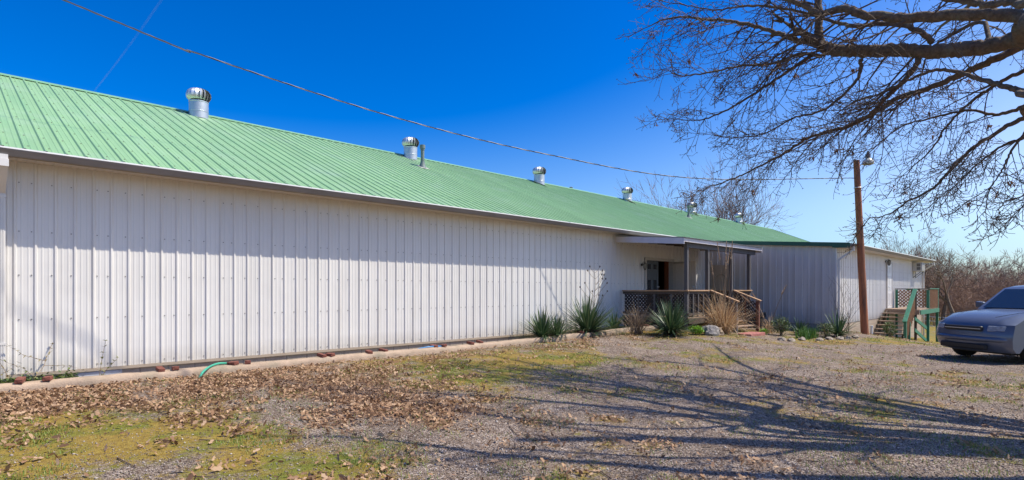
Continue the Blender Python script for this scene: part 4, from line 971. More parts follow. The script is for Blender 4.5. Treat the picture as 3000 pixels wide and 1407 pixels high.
# vine and weed at the left
def vine(label, loc, seed):
    random.seed(seed); t = thing('dry_vine', label, 'plant', loc); st = MB(); lv = MB()
    def run(p, d, n, step, r):
        pts = [Vector(p)]
        for i in range(n):
            d = (Vector(d) + Vector((random.uniform(-.35, .35), random.uniform(-.12, .12), random.uniform(-.3, .3)))).normalized(); pts.append(pts[-1] + d * step)
            if random.random() < .75:
                for k in range(2): blade(lv, pts[-1], random.uniform(0, 6.28), random.uniform(-.8, .8), random.uniform(.03, .06), .014, .5, 2)
        st.tube(pts, [r * (1 - .8 * i / n) for i in range(n + 1)], 4); return pts
    a = run((.12, 0, 0), (0, .05, 1), 12, .07, .008); b = run((-.18, 0, 0), (.35, .05, 1), 12, .065, .007); run(a[6], (-1, 0, .3), 9, .06, .005); run(a[5], (1, 0, .1), 8, .06, .005); run(b[9], (.3, 0, 1), 6, .05, .004); run((-.45, -.02, 0), (-.2, 0, 1), 7, .06, .006); run((-.4, 0, .1), (1, 0, .8), 8, .06, .004); run((.1, 0, .2), (-.6, 0, .7), 7, .06, .004)
    st.build('stems', M_STEM, t); lv.build('leaves', island_mat('vine_leaves', [(.2, .17, .08), (.32, .26, .13), (.13, .15, .05)], .7, .1), t); return t
p = at(62, Y=10.45); vine('dry vine climbing the wall at the left edge', Vector((p.x, p.y, p.z - .02)), 5)
def weed(label, loc):
    random.seed(4); t = thing('weed_sapling', label, 'plant', loc); st = MB(); lv = MB()
    for dx, H in ((.07, .62), (.20, .35)):
        pts = [Vector((dx * (s ** 1.4) * 1.2, .0, H * s)) for s in np.linspace(0, 1, 8)]; st.tube(pts, [.006 - .0005 * j for j in range(8)], 4)
        for q in pts[2:]:
            for k in range(4): blade(lv, q, random.uniform(0, 6.28), random.uniform(.1, .9), .055, .012, .3, 2)
    st.build('stem', M_STEM, t); lv.build('leaves', island_mat('weed_leaves', [(.16, .18, .06), (.26, .26, .1)], .6, .2), t); return t
p = at(290, Y=10.42); weed('slender leafy weed in front of the foundation vent', Vector((p.x, p.y, p.z - .02)))
iv = MB(); random.seed(12)
for i in range(1500):
    x_ = random.uniform(.3, 1.35); z_ = abs(random.gauss(0, .06)); y_ = random.uniform(10.33, 10.62)
    blade(iv, (x_, y_, gzf(x_, y_) + z_), random.uniform(0, 6.28), random.uniform(-.2, .9), .05, .018, .5, 2)
tag(iv.build('ground_ivy', M_LEAFY), 'patch of dark green ivy between edging and wall at left', 'plant')
# ------------------------------------------------------------------ oak
oak = thing('oak_tree', 'big leafless oak reaching in from the right', 'tree', (*RD(10.5, 5.0)[:2], 0))
OB = oak.location.copy()
tw = MB(); leaves_dead = MB()
random.seed(17)
def dft(zx, off=0): return 7.3 + (2071 - zx) * .00165 + off
def z7(zx, zy, off=0.0):
    return PX(1800 + zx / 1.7258, zy / 1.7258, dft(zx, off))
TR = RD(10.5, 5.0)
def tj(z, r=0.0, d=0.0): return RD(10.3 + r, 5.05 + d, z)
def jit(v, s): return v + Vector((random.uniform(-s, s), random.uniform(-s, s), random.uniform(-s, s)))
def twiglet(p, d, L, lvl):
    """short shoots and buds"""
    d = d.normalized(); m_ = jit(d, .35).normalized(); e = (m_ + Vector((0, 0, .25)) + jit(Vector(), .3)).normalized()
    a = p + m_ * L * .5; b = a + e * L * .5
    tw.tube([p, a, b], [.0042, .0035, .0028], 3, 0, False)
    if random.random() < .75:
        for q in range(2):
            f = jit(e, .8).normalized(); tw.tube([b, b + f * .022], [.005, .003], 3, 0, False)
def branch(p, d, L, r, lvl, fine=True, droop=.12, dens=1.0):
    n = max(4, int(L / .16)); pts = [Vector(p)]; d = Vector(d).normalized(); st = L / n; ph = random.uniform(0, 6)
    for i in range(n):
        t = i / n
        d = (d + jit(Vector(), .17) + Vector((0, 0, -droop * (1 - 1.9 * t) * .45))).normalized(); pts.append(pts[-1] + d * st)
    rad = [max(r * (1 - .82 * i / n), .0042) for i in range(n + 1)]
    tw.tube(pts, rad, 5 if r > .015 else (4 if r > .008 else 3), 0, False)
    if lvl >= 3: return
    for i in range(1, n + 1):
        t = i / n; tg = (pts[i] - pts[i - 1]).normalized()
        if lvl == 1:
            k = (2 if random.random() < .18 else 1) if random.random() < .92 * dens else 0
            for _ in range(k):
                s = tg.orthogonal().normalized(); s.rotate(Matrix.Rotation(random.uniform(0, 6.28), 3, tg)); dd = tg * random.uniform(.55, 1.1) + s * random.uniform(.5, .95) + Vector((0, 0, -.05))
                branch(pts[i], dd, L * random.uniform(.28, .6) * (1.1 - .5 * t), r * .5, 2, fine, .05, dens)
        elif lvl == 2 and fine:
            for _ in range(1 if random.random() < .85 else 0):
                s = tg.orthogonal().normalized(); s.rotate(Matrix.Rotation(random.uniform(0, 6.28), 3, tg)); twiglet(pts[i], tg * random.uniform(.4, 1) + s, random.uniform(.07, .20), 3)
    if fine and lvl == 2:
        twiglet(pts[-1], d, .12, 3)
        if random.random() < .05:
            c = pts[-1]
            for q in range(9): blade(leaves_dead, jit(c, .03), random.uniform(0, 6.28), random.uniform(-1.4, .2), random.uniform(.04, .08), .014, .6, 2)
def limb(P, r0, r1, sub=1.0, bias=Vector((0, 0, 0)), Ls=(.9, 2.0), fine=True, start=0.0, name='limb', gap=.165):
    P = catmull([Vector(p) for p in P], 8); n = len(P)
    P = [P[0]] + [jit(q, .008 + .07 * r0) for q in P[1:]]
    rad = [r0 + (r1 - r0) * (i / (n - 1)) ** .8 for i in range(n)]
    rad = [q * (1 + .12 * noise.noise(Vector((i * .7, r0 * 90, 0)))) for i, q in enumerate(rad)]
    mb = MB(); mb.tube([p - OB for p in P], rad, 12 if r0 > .05 else 7); mb.build(name, M_BARK if r0 > .03 else M_TWIG, oak, smooth=True)
    acc = 0
    for i in range(1, n):
        acc += (P[i] - P[i - 1]).length
        if i / n < start: acc = 0; continue
        while acc > gap / sub:
            acc -= gap / sub; tg = (P[i] - P[i - 1]).normalized(); s = tg.orthogonal().normalized(); s.rotate(Matrix.Rotation(random.uniform(0, 6.28), 3, tg))
            dd = tg * random.uniform(.4, 1.0) + s * random.uniform(.5, 1.1) + bias
            branch(P[i], dd, random.uniform(*Ls) * (1.15 - .6 * i / n), max(.007, min(rad[i] * .4, .02)), 1, fine, .25)
    branch(P[-1], P[-1] - P[-2], random.uniform(*Ls) * .6, max(r1, .008), 1, fine)
DN = Vector((0, 0, -.35)); LF = RD(-.35, .1) + Vector((0, 0, -.3))
# trunk
mb = MB(); tp = [RD(10.5, 5.0, -.3), RD(10.5, 5.0, .2), RD(10.47, 5.0, 1.5), RD(10.4, 5.02, 3), RD(10.3, 5.05, 4.6), RD(10.1, 5.3, 7), RD(10.1, 5.5, 9.5), RD(9.9, 5.8, 12), RD(9.8, 5.6, 14.5)]
mb.tube([p - OB for p in catmull(tp, 6)], [.62, .56, .52, .5, .48, .47, .46] + list(np.linspace(.45, .08, 42)), 18); mb.build('trunk', M_BARK, oak, smooth=True)
# limbs seen in the photograph
limb([tj(4.3), z7(2300, 105, -.3), z7(2071, 190), z7(1900, 230), z7(1750, 250), z7(1600, 262), z7(1450, 255), z7(1300, 262), z7(1200, 255), z7(1100, 252), z7(1045, 230)], .115, .085, .5, LF, (.9, 1.8), start=.45)
limb([z7(1045, 232), z7(1035, 190), z7(1032, 120), z7(1032, 40), z7(1035, -60), z7(1040, -200)], .07, .045, .9, Vector((0, 0, 0)), (.8, 1.6))
limb([z7(1050, 228), z7(1000, 212), z7(930, 205), z7(850, 180), z7(750, 145), z7(600, 108), z7(480, 100), z7(330, 85), z7(220, 110)], .06, .012, 1.4, LF * .8, (.7, 1.6))
limb([tj(5.4), z7(2350, 70, -.6), z7(2071, 85, -.5), z7(1800, 72, -.5), z7(1500, 92, -.5), z7(1300, 80, -.5), z7(1150, 48, -.5), z7(1040, 72, -.5), z7(960, 30, -.5), z7(880, -5, -.5), z7(780, -60, -.4)], .10, .03, .6, LF, (.8, 1.7), start=.35)
limb([tj(3.8), z7(2300, 150, -.2), z7(2071, 232, .3), z7(1900, 310, .3), z7(1760, 372, .4), z7(1580, 450, .5), z7(1450, 490, .5), z7(1300, 580, .6), z7(1180, 640, .6), z7(1000, 690, .7), z7(850, 780, .7), z7(700, 860, .8), z7(560, 920, .8), z7(440, 955, .8)], .07, .008, 1.25, LF, (.6, 1.5), start=.35)
limb([tj(3.4), z7(2300, 480, -.7), z7(2071, 460, -.6), z7(1950, 430, -.6), z7(1800, 385, -.5), z7(1650, 352, -.5), z7(1500, 400, -.4), z7(1350, 470, -.3), z7(1200, 520, -.2)], .05, .01, 1.0, LF, (.7, 1.5), start=.35)
limb([z7(1560, 262), z7(1500, 370), z7(1380, 490, .1), z7(1280, 590, .2), z7(1180, 640, .3), z7(1050, 680, .3), z7(900, 760, .3)], .045, .009, 1.2, LF, (.6, 1.5))
limb([tj(3.0), z7(2300, 520, .3), z7(2071, 600, .5), z7(1950, 660, .5), z7(1800, 760, .6), z7(1700, 860, .6), z7(1600, 960, .6), z7(1480, 1020, .6), z7(1400, 1080, .7), z7(1280, 1110, .7)], .045, .007, 1.3, LF * .7, (.5, 1.2), start=.3)
limb([z7(1050, 285), z7(950, 272), z7(800, 322), z7(650, 332), z7(450, 372), z7(330, 382), z7(260, 350)], .032, .007, 1.3, LF * .6, (.5, 1.3))
limb([z7(1000, 280), z7(850, 380), z7(700, 480), z7(560, 560), z7(430, 608), z7(300, 600)], .03, .007, 1.0, LF * .6, (.4, 1.1))
limb([z7(1245, 300), z7(1240, 380), z7(1180, 460), z7(1050, 560), z7(900, 600), z7(750, 680), z7(580, 700)], .032, .007, 1.2, LF * .6, (.5, 1.3))
limb([z7(1610, 215), z7(1530, 150, -.1), z7(1400, 120, -.1), z7(1200, 130, -.2), z7(1080, 100, -.2), z7(950, 60, -.2), z7(700, 30, -.2), z7(500, 50, -.2), z7(330, 20)], .045, .009, 1.0, LF * .5, (.6, 1.4))
limb([tj(5.8), z7(2300, -40, -.8), z7(2071, 2, -.8), z7(1900, 22, -.8), z7(1750, 8, -.8), z7(1550, -30, -.8)], .06, .03, .8, LF, (.7, 1.6), start=.4)
limb([z7(1900, 235), z7(1860, 110, .2), z7(1700, 180, .3), z7(1600, 250, .4), z7(1560, 340, .4)], .035, .012, .8, LF, (.6, 1.4))
limb([tj(3.2), z7(2320, 420, .8), z7(2071, 540, .9), z7(1930, 580, 1.0), z7(1780, 560, 1.0), z7(1600, 600, 1.1), z7(1450, 640, 1.1), z7(1300, 760, 1.1)], .04, .008, 1.1, LF, (.6, 1.4), start=.35)
limb([tj(3.0), z7(2320, 560, .0), z7(2110, 640, .1), z7(2010, 760, .1), z7(1960, 860, .1), z7(1900, 960, .1)], .03, .007, 1.5, DN, (.5, 1.2), start=.3)
limb([tj(3.0), z7(2330, 760, .2), z7(2190, 900, .2), z7(2110, 980, .2), z7(2060, 1050, .2)], .025, .007, 1.3, DN, (.4, .9), start=.4)
limb([tj(3.4), z7(2320, 300, .6), z7(2071, 360, .8), z7(1930, 430, .9), z7(1800, 520, 1.0), z7(1680, 640, 1.0), z7(1600, 760, 1.1), z7(1500, 850, 1.1)], .045, .008, 1.3, LF, (.6, 1.4), start=.3)
limb([tj(3.2), z7(2320, 640, .9), z7(2071, 700, 1.0), z7(1960, 740, 1.0), z7(1850, 820, 1.0), z7(1760, 900, 1.0)], .035, .008, 1.4, LF, (.5, 1.2), start=.3)
# limbs above and in front of the picture, which shade the gravel
limb([tj(4.8), RD(8.3, 4.6, 6.2), RD(6.6, 4.8, 6.9), RD(5.0, 5.2, 7.6), RD(4.2, 5.6, 8.3)], .13, .03, .6, LF * .5, (1.2, 2.2), False, .3, gap=.2)
limb([tj(4.4), RD(8.8, 4.0, 5.6), RD(7.2, 3.9, 6.2), RD(5.6, 4.2, 6.8), RD(4.9, 4.6, 7.2)], .12, .02, .6, LF * .5, (1.0, 2.0), False, .3, gap=.2)
limb([tj(6.0), RD(9.2, 6.2, 7.8), RD(8.0, 7.0, 8.8), RD(6.4, 7.6, 9.8), RD(5.0, 7.8, 10.8)], .14, .03, .6, LF * .3, (1.2, 2.2), False, .3, gap=.2)
limb([tj(7.0), RD(9.8, 6.6, 9.0), RD(9.0, 8.2, 10.0), RD(8.2, 9.8, 10.8), RD(7.4, 11.2, 11.4)], .13, .03, .6, Vector((0, 0, .1)), (1.2, 2.2), False, .3, gap=.2)
limb([tj(5.2), RD(9.9, 7.0, 6.6), RD(9.8, 9.0, 7.2), RD(9.7, 11.0, 7.6), RD(9.9, 13.0, 7.7)], .13, .03, .6, DN, (1.2, 2.2), False, .3, gap=.2)
limb([tj(6.0), RD(12.2, 5.4, 7.5), RD(14.0, 6.0, 8.5), RD(15.6, 6.5, 9.0)], .15, .03, .5, Vector((0, 0, .1)), (1.2, 2.2), False, .3, gap=.2)
limb([tj(5.0), RD(11.0, 3.2, 6.5), RD(11.6, 1.2, 7.6), RD(12.0, -.8, 8.4)], .15, .03, .5, Vector((0, 0, .1)), (1.2, 2.2), False, .3, gap=.2)
for (ra, da, za), (rb, db, zb) in (((9.4, 6.4, 6.6), (4.6, 6.6, 6.9)), ((9.3, 7.6, 7.0), (5.4, 8.6, 7.6)), ((9.4, 9.0, 7.4), (6.0, 10.6, 8.2)), ((9.6, 10.2, 7.9), (7.0, 12.6, 8.8)), ((9.2, 5.6, 6.0), (4.4, 5.4, 6.2))):
    limb([tj(5.0), RD(ra, da, za), RD(ra * .7 + rb * .3, da * .7 + db * .3 + .2, za + .1), RD(ra * .35 + rb * .65, da * .35 + db * .65 - .2, zb - .1), RD(rb, db, zb)], .08, .02, .8, LF * .3, (.8, 1.8), False, .3, gap=.25)
limb([Vector(tp[7]), Vector((10.6, -1.6, 12.6)), Vector((9.8, 1.2, 13.2)), Vector((8.7, 3.5, 13.35)), Vector((8.0, 4.2, 13.8)), Vector((6.8, 4.22, 14.65)), Vector((6.5, 4.22, 14.9))], .05, .010, .15, Vector((0, 0, .3)), (.3, .5), False, .95, gap=2.5)  # unseen high limb, added and shaped so its shadow streaks the left wall
tw.v = [(a - OB.x, b - OB.y, c - OB.z) for a, b, c in tw.v]; o = tw.build('twigs', M_TWIG, oak); tag(o, kind='stuff')
leaves_dead.v = [(a - OB.x, b - OB.y, c - OB.z) for a, b, c in leaves_dead.v]
o = leaves_dead.build('withered_leaves', island_mat('withered_oak_leaves', [(.16, .075, .035), (.28, .14, .07)], .8, .2), oak); tag(o, kind='stuff')
# ------------------------------------------------------------------ far trees
def bare_tree(label, loc, H, seed, spread=.5, multi=1, fine=5, name='bare_tree', r0=None, m=M_DTREE, first=.25):
    random.seed(seed); t = thing(name, label, 'tree', loc, 'bare trees behind the building'); tr = MB(); cr = MB()
    def rec(p, d, L, r, lvl):
        n = 4; pts = [p]
        for i in range(n): d = (d + jit(Vector(), .16) + Vector((0, 0, .05))).normalized(); pts.append(pts[-1] + d * L / n)
        rr = [r * (1 - .45 * i / n) for i in range(n + 1)]
        (tr if lvl == 0 else cr).tube(pts, rr, 6 if lvl == 0 else (4 if lvl < 3 else 3), 0, False)
        if lvl >= fine: return
        nb_ = 4 if lvl < 2 else 3
        for i in range(nb_):
            k = random.choice((2, 3, 4)) if lvl else random.choice((2, 3, 4, 4)); s = d.orthogonal().normalized(); s.rotate(Matrix.Rotation(random.uniform(0, 6.28), 3, d))
            rec(pts[k], (d * random.uniform(.6, 1) + s * spread * random.uniform(.7, 1.5)).normalized(), L * random.uniform(.55, .82), max(rr[k] * .6, .016), lvl + 1)
    for q in range(multi):
        rec(Vector((random.uniform(-.4, .4) * (q > 0), random.uniform(-.4, .4) * (q > 0), -.3)), jit(Vector((0, 0, 1)), .18 if multi > 1 else .06), H * first * 1.42, r0 or H * .017, 0)
    tr.build('trunk', m, t); cr.build('crown', m, t); return t
def ft(px, d): p = RD((px - CX) / FPX * d, d); return Vector((p.x, p.y, gzf(p.x, p.y)))
bare_tree('bare tree rising behind the green roof, left of two', ft(2050, 68), 18.5, 3, .34, 3, 5, r0=.15)
bare_tree('bare tree rising behind the green roof, right of two', ft(2165, 66), 16.5, 8, .34, 3, 5, r0=.15)
bare_tree('thin bare tree just above the far end of the wing roof', ft(2655, 75), 12.5, 21, .4, 2, 5, r0=.12)
bare_tree('dark forked bare tree right of the air conditioner', ft(2760, 58), 10.2, 12, .62, 1, 5, r0=.26, m=M_BARK)
bare_tree('dark leaning bare tree, second of the treeline', ft(2800, 56), 10.4, 15, .6, 1, 5, r0=.26, m=M_BARK)
bare_tree('brown bare tree in the middle of the treeline', ft(2870, 64), 10.6, 33, .6, 2, 5, r0=.15)
bare_tree('broad bare tree near the right edge of the treeline', ft(2950, 66), 10.8, 40, .6, 2, 5, r0=.15)
bare_tree('bare tree at the right edge behind the parked car', ft(3010, 60), 9.6, 44, .6, 2, 5, r0=.15)
# thicket below the trees
random.seed(55); th = MB()
def thick(p, H):
    d = jit(Vector((0, 0, 1)), .25).normalized(); pts = [p]
    for i in range(4): d = (d + jit(Vector(), .22)).normalized(); pts.append(pts[-1] + d * H / 4)
    th.tube(pts, [.028, .022, .017, .013, .009], 3, 0, False)
    for i in range(1, 5):
        for k in range(5):
            e = (d + jit(Vector(), .9)).normalized(); q = pts[i] + e * H * .16; th.tube([pts[i], q, q + jit(e, .5) * H * .13], [.014, .010, .008], 3, 0, False)
            for q2 in range(2):
                f = jit(e, .8).normalized(); th.tube([q, q + f * H * .14], [.009, .006], 3, 0, False)
for i in range(1500):
    px = random.uniform(2640, 3500); d = random.uniform(58, 92); p = ft(px, d); p.z -= .1
    thick(p, random.uniform(2.2, 6.2) * (.75 + .4 * vnoise(px * .012, 4.0)))
tag(th.build('thicket', M_THICK), 'tangled brown leafless brushwood along the treeline', 'thicket', kind='stuff')
# wire fence in front of it
fn = thing('field_fence', 'distant wire fence between deck and parked car', 'fence', ft(2790, 46)); f0 = fn.location.copy(); mb = MB()
for px in range(2680, 3200, 40):
    p = ft(px, 46) - f0; mb2 = MB(); mb2.bar(p + Vector((0, 0, -.1)), p + Vector((0, 0, 1.25)), .09, .09); mb2.build('fence_post', M_WOOD, fn)
for hgt in (.4, .8, 1.15): mb.tube([ft(px, 46) - f0 + Vector((0, 0, hgt)) for px in range(2680, 3200, 40)], .012, 4)
mb.build('wires', M_GALV2, fn)
# ------------------------------------------------------------------ parked car
def car(label, loc, rz):
    t = thing('parked_car', label, 'car', loc, rz=rz)
    body = mat('blue_grey_car_paint', (.13, .15, .20), .25, .3, .02, 2); glass = mat('car_glass', (.02, .025, .03), .02, 0, .05, spec=1.0); blk = mat('black_trim', (.02, .02, .02), .55, 0, .1)
    # forward = -x, side view silhouette (x, z); sections lofted across y
    def loft(prof, ys, name, m, smooth=True, par=t):
        mb = MB(); n = len(prof(0)); base = []
        for q in ys:
            base.append(len(mb.v)); mb.v += [tuple(p) for p in prof(q)]
        for a, b in zip(base[:-1], base[1:]):
            for j in range(n):
                j2 = (j + 1) % n; mb.f.append((a + j, a + j2, b + j2, b + j)); mb.m.append(0)
        mb.f.append(tuple(base[0] + j for j in reversed(range(n)))); mb.m.append(0); mb.f.append(tuple(base[-1] + j for j in range(n))); mb.m.append(0)
        return mb.build(name, m, par, smooth=smooth, auto=32)
    low = [(-2.24, .24), (-2.34, .34), (-2.38, .52), (-2.36, .66), (-2.30, .84), (-2.16, .97), (-1.7, 1.09), (-1.15, 1.15), (-.9, 1.17), (1.9, 1.17), (2.28, 1.12), (2.36, .85), (2.34, .30), (1.85, .24)]
    def arch(cx, r=.40): return [(cx + r * math.cos(a), .36 + r * math.sin(a)) for a in np.linspace(0, math.pi, 9)]
    low = low[:-1] + [(1.86, .25)] + arch(1.42)[0:] + [(.95, .21), (-.95, .21)] + arch(-1.42) + [(-1.90, .24)]
    HW = .92
    def pr(q):
        s = abs(q) / HW; k = 1 - .035 * s ** 4; out = []
        for x, z in low:
            zz = z - (.07 * s ** 4 if z > .94 else 0); xx = x + (.26 * s ** 3 if x < -1.95 else (-.12 * s ** 3 if x > 1.95 else 0))
            yy = q * (1 - .05 * max(0, z - .7) / .45 - .04 * max(0, .55 - z) / .25); out.append((xx, yy, zz))
        return out
    loft(pr, [HW * q for q in (-1, -.985, -.95, -.88, -.75, -.5, -.25, 0, .25, .5, .75, .88, .95, .985, 1)], 'body', body)
    gh = [(-1.05, 1.14), (-.42, 1.66), (-.1, 1.72), (1.5, 1.72), (1.95, 1.62), (2.2, 1.14)]
    def pg(q):
        return [(x, q * (1 - .16 * max(0, z - 1.14) / .58), z - .02 * (abs(q) / .86) ** 4) for x, z in gh]
    loft(pg, [-.86, -.6, 0, .6, .86], 'cabin', body)
    def pane(pts, name='window', m=glass):
        mb = MB(); mb.face(pts); mb.face(list(reversed([Vector(p) + Vector((0, 0, 0)) for p in pts]))) if False else None; return mb.build(name, m, t)
    for sg in (-1, 1):
        yv = lambda z: sg * (.864 * (1 - .16 * max(0, z - 1.14) / .58) + .004)
        for a in ([(-.82, 1.18), (-.36, 1.60), (.12, 1.62), (.12, 1.18)], [(.2, 1.18), (.2, 1.62), (1.0, 1.62), (1.0, 1.18)], [(1.08, 1.18), (1.08, 1.61), (1.65, 1.58), (1.95, 1.18)]):
            pane([(x, yv(z), z) for x, z in a])
        mb = MB(); mb.box(-.02 + .0, .0, sg * .922 - .002, sg * .922 + .002, .45, 1.12); mb.box(.14, .16, sg * .922 - .003, sg * .922 + .003, .42, 1.12); mb.build('door_seam', blk, t)
        mb = MB(); mb.box(-.1, .06, sg * .925 - .012, sg * .925 + .012, .93, .965, 0, .005); mb.build('door_handle', body, t)
        mb = MB(); mb.obox((-.86, sg * .88, 1.15), (.10, 0, 0), (0, sg * .2, .02), (0, 0, .15), 0, .02); mb.build('mirror', body, t)
        mb = MB(); mb.obox((-2.325, sg * .52, .70), (.03, 0, 0), (.145, sg * .28, 0), (.035, 0, .12), 0, .015); mb.build('headlight', mat('headlight_glass', (.32, .33, .35), .06, 0, .3, 14), t)
        for xw in (-1.42, 1.42):
            w_ = thing_wheel(t, xw, sg * .80, sg)
    mb = MB(); mb.tube([(-2.2, -.62, 1.005), (-1.7, -.66, 1.085), (-1.12, -.70, 1.14)], .006, 4); mb.tube([(-2.2, .62, 1.005), (-1.7, .66, 1.085), (-1.12, .70, 1.14)], .006, 4); mb.build('bonnet_seam', blk, t)
    pane([(-1.03, -.72, 1.18), (-1.03, .72, 1.18), (-.50, .64, 1.62), (-.50, -.64, 1.62)], 'windscreen')
    mb = MB(); mb.box(-2.372, -2.30, -.44, .44, .69, .80, 0, .015); g_ = mb.build('grille', blk, t)
    mb = MB(); mb.box(-2.378, -2.374, -.43, .43, .735, .75); mb.build('chrome_bar', M_GALV2, g_)
    mb = MB(); mb.tube([(-2.12, -.83, .52), (-2.24, -.72, .52), (-2.34, -.45, .52), (-2.365, 0, .52), (-2.34, .45, .52), (-2.24, .72, .52), (-2.12, .83, .52)], [.05, .055, .06, .06, .06, .055, .05], 12); mb.build('bumper', body, t, smooth=True)
    mb = MB(); mb.box(-2.385, -2.30, -.55, .55, .29, .41, 0, .02); mb.build('air_intake', blk, t)
    mb = MB(); mb.box(-1.9, 2.0, -.70, .70, .18, .34); mb.build('underbody', blk, t)
    return t
def thing_wheel(t, x, y, sg):
    mb = MB(); mb.lathe([(.20, -.10), (.33, -.11), (.36, -.07), (.36, .07), (.33, .11), (.20, .10)], (x, y, .36), 26, 0, axis=(0, 1, 0)); w = mb.build('tyre', mat('tyre_rubber', (.02, .02, .02), .85, 0, .2, 20), t, smooth=True, auto=40)
    mb = MB(); mb.lathe([(.215, .0), (.21, .04), (.18, .02), (.05, .03), (0, .035)], (x, y + sg * .07, .36), 20, 0, axis=(0, sg, 0))
    for i in range(5):
        a = i * 1.2566; mb.bar((x, y + sg * .105, .36), (x + .2 * math.cos(a), y + sg * .105, .36 + .2 * math.sin(a)), .05, .02, up=(0, 1, 0))
    mb.build('rim', M_GALV2, w, smooth=True, auto=40); return w
cpos = RD(12.55, 13.1); cz = gzf(cpos.x, cpos.y) + .03
car('blue grey car parked on the gravel at the right edge', (cpos.x, cpos.y, cz), math.radians(-45 + 8))
# ------------------------------------------------------------------ leaves, grass and stones on the ground
rng = np.random.RandomState(5)
def scatter(n, fn, dmin=4.2, dmax=24):
    """random ground points inside the view, more of them near the camera"""
    out = []
    d = dmin * (dmax / dmin) ** rng.rand(n); tt = rng.uniform(-.98, 1.02, n); r = tt * d
    X = (r + d) / R2; Y = (d - r) / R2; w = fn(X, Y, d); k = rng.rand(n) < w
    k &= ~((Y > 10.55) | ((X > XW - .1) & (Y > YWF)) | ((X > PX0) & (Y > PYF)))
    return X[k], Y[k], d[k]
X, Y, d = scatter(300000, lambda X, Y, d: np.clip(cover(X, Y)[0] ** 1.3 * .58 + .006, 0, 1) * np.clip(d / 7, .4, 1) * np.where(Y > 9.95 - .12 * np.clip(X - 9.5, 0, 6), .12, 1))
n = len(X); sz = .010 + rng.gamma(3.2, .0047, n).clip(0, .04); yaw = rng.rand(n) * 6.283; pit = rng.normal(0, .55, n); rol = rng.normal(0, .6, n)
base = np.stack([X, Y, gz(X, Y) + .012 + rng.rand(n) * .03], -1)
loc = np.array([[-1, 0, 0], [-.35, .42, .12], [.1, .30, .0], [.5, .48, .10], [1, 0, .1], [.45, -.45, .12], [.05, -.28, .0], [-.4, -.4, .1]])
def rotpts(loc, sz, yaw, pit, rol, base):
    P = loc[None] * sz[:, None, None]; c, s = np.cos(rol)[:, None], np.sin(rol)[:, None]
    y = P[..., 1] * c - P[..., 2] * s; z = P[..., 1] * s + P[..., 2] * c; x = P[..., 0]
    c, s = np.cos(pit)[:, None], np.sin(pit)[:, None]; x, z = x * c + z * s, -x * s + z * c
    c, s = np.cos(yaw)[:, None], np.sin(yaw)[:, None]; x, y = x * c - y * s, x * s + y * c
    return np.stack([x, y, z], -1) + base[:, None]
V = rotpts(loc, sz, yaw, pit, rol, base)
Fq = np.array([[0, 1, 2, 7], [7, 2, 6, 7], [2, 3, 4, 5], [2, 5, 6, 2]])
Ft = np.array([[0, 1, 7], [1, 2, 7], [7, 2, 6], [2, 3, 5], [3, 4, 5], [2, 5, 6]])
F = (np.arange(n)[:, None, None] * 8 + Ft[None]).reshape(-1, 3)
M_LEAF = island_mat('fallen_oak_leaves', [(.11, .055, .028), (.28, .15, .075), (.42, .255, .14), (.52, .35, .215), (.30, .165, .09)], .75, .15)
tag(npmesh('fallen_leaves', V.reshape(-1, 3), F, M_LEAF), 'brown fallen oak leaves lying over the ground', 'leaves', kind='stuff')
# pebbles
X, Y, d = scatter(120000, lambda X, Y, d: np.clip(1.1 - cover(X, Y)[1] * 1.0 - cover(X, Y)[0] * .5, .05, 1), 4.2, 16)
n = len(X); sz = rng.gamma(2.5, .0017, n) + .0025
oc = np.array([[1, 0, 0], [0, 1, 0], [-1, 0, 0], [0, -1, 0], [0, 0, .7], [0, 0, -.5]]); P = oc[None] * (1 + rng.uniform(-.35, .35, (n, 6, 1)))
V = np.zeros((n, 6, 3)); yaw = rng.rand(n) * 6.28; c, s = np.cos(yaw)[:, None], np.sin(yaw)[:, None]
V[..., 0] = (P[..., 0] * c - P[..., 1] * s * .7) * sz[:, None] + X[:, None]; V[..., 1] = (P[..., 0] * s + P[..., 1] * c * .7) * sz[:, None] + Y[:, None]; V[..., 2] = P[..., 2] * sz[:, None] + (gz(X, Y) + .003)[:, None]
Fo = np.array([[0, 1, 4], [1, 2, 4], [2, 3, 4], [3, 0, 4], [1, 0, 5], [2, 1, 5], [3, 2, 5], [0, 3, 5]])
F = (np.arange(n)[:, None, None] * 6 + Fo[None]).reshape(-1, 3)
M_PEB = island_mat('gravel_stones', [(.08, .055, .04), (.17, .125, .10), (.27, .21, .17), (.36, .295, .25), (.54, .48, .43)], .9)
tag(npmesh('gravel', V.reshape(-1, 3), F, M_PEB), 'pale grey crushed gravel of the yard', 'gravel', kind='stuff')
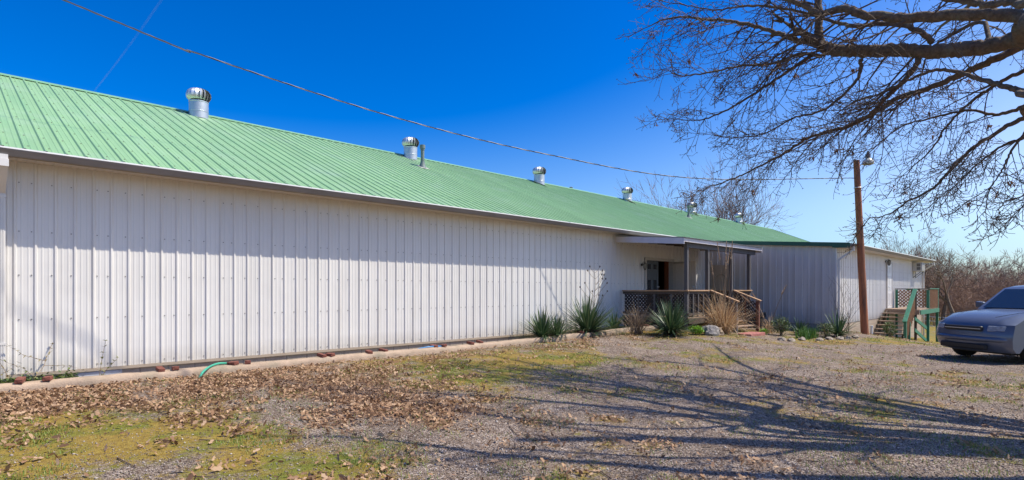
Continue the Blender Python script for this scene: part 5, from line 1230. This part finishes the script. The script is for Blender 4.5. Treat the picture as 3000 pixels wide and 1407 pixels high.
# grass blades in tufts
def gw(X, Y, d):
    m = cover(X, Y)[1]; q = fbm(X * 1.4 + 90, Y * 1.4 + 13, 3); q = np.maximum(q, fbm(X * 1.9 + 200, Y * 1.9 + 41, 2) - .12) ; return np.clip((q - .52) * 5, 0, 1) * np.clip(m * 1.2, .22, 1) * .95
X, Y, d = scatter(230000, gw, 4.2, 22); n = len(X); h = rng.uniform(.015, .05, n); a = rng.rand(n) * 6.28; w = rng.uniform(.0025, .005, n) * np.clip(d / 6, 1, 2.5); z = gz(X, Y)
dx, dy = np.cos(a), np.sin(a); ln = rng.uniform(.2, 1.1, n) * h
V = np.stack([np.stack([X - dy * w, Y + dx * w, z - .003], -1), np.stack([X + dy * w, Y - dx * w, z - .003], -1), np.stack([X + dx * ln, Y + dy * ln, z + h], -1)], 1)
F = np.arange(n * 3).reshape(-1, 3)
tag(npmesh('grass', V.reshape(-1, 3), F, island_mat('grass_blades', [(.09, .18, .02), (.16, .28, .03), (.26, .30, .05), (.38, .32, .12)], .6, .3)), 'short green and straw grass growing in patches', 'grass', kind='stuff')
# fallen twigs
random.seed(77); mb = MB()
for i in range(120):
    dd = 4.5 * (18 / 4.5) ** random.random(); q = RD(random.uniform(-.7, .9) * dd, dd)
    if q.y > 9.6 or (q.x > 15.5 and q.y > 7) or (q.x > 21.5 and q.y > 4): continue
    a = random.uniform(0, 6.28); L = random.uniform(.1, .45); e = Vector((math.cos(a), math.sin(a), 0)); pts = [q + e * L * s + jit(Vector(), .02) for s in (0, .35, .7, 1)]
    mb.tube([(p.x, p.y, gzf(p.x, p.y) + .012) for p in pts], [.006, .005, .004, .003], 4)
tag(mb.build('fallen_twigs', M_TWIG), 'small broken twigs scattered over the gravel', 'twigs', kind='stuff')
# vapour trail high in the sky
cm = bpy.data.materials.new('thin_vapour'); cm.use_nodes = True; N = cm.node_tree.nodes; L = cm.node_tree.links; N.clear()
out = N.new('ShaderNodeOutputMaterial'); tr = N.new('ShaderNodeBsdfTransparent'); df = N.new('ShaderNodeBsdfTranslucent'); df.inputs['Color'].default_value = (.9, .9, .9, 1); mx = N.new('ShaderNodeMixShader')
tc = N.new('ShaderNodeTexCoord'); nz = N.new('ShaderNodeTexNoise'); nz.inputs['Scale'].default_value = .012; nz.inputs['Detail'].default_value = 4; L.new(tc.outputs['Object'], nz.inputs['Vector'])
mr = N.new('ShaderNodeMapRange'); mr.inputs[1].default_value = .3; mr.inputs[2].default_value = .75; mr.inputs[3].default_value = .02; mr.inputs[4].default_value = .16; L.new(nz.outputs['Fac'], mr.inputs[0]); L.new(mr.outputs[0], mx.inputs[0])
L.new(tr.outputs[0], mx.inputs[1]); L.new(df.outputs[0], mx.inputs[2]); L.new(mx.outputs[0], out.inputs['Surface'])
mb = MB(); a = PX(500, -40, 3000); b = PX(250, 285, 3000); pts = [a + (b - a) * s + RD(25 * math.sin(s * 2.2), 0) for s in np.linspace(-.6, 1, 24)]
mb.tube(pts, [8.0 - 4.5 * i / 23 for i in range(24)], 8, 0, False)
tag(mb.build('vapour_trail', cm, smooth=True), 'faint white vapour trail in the blue sky at upper left', 'vapour trail')
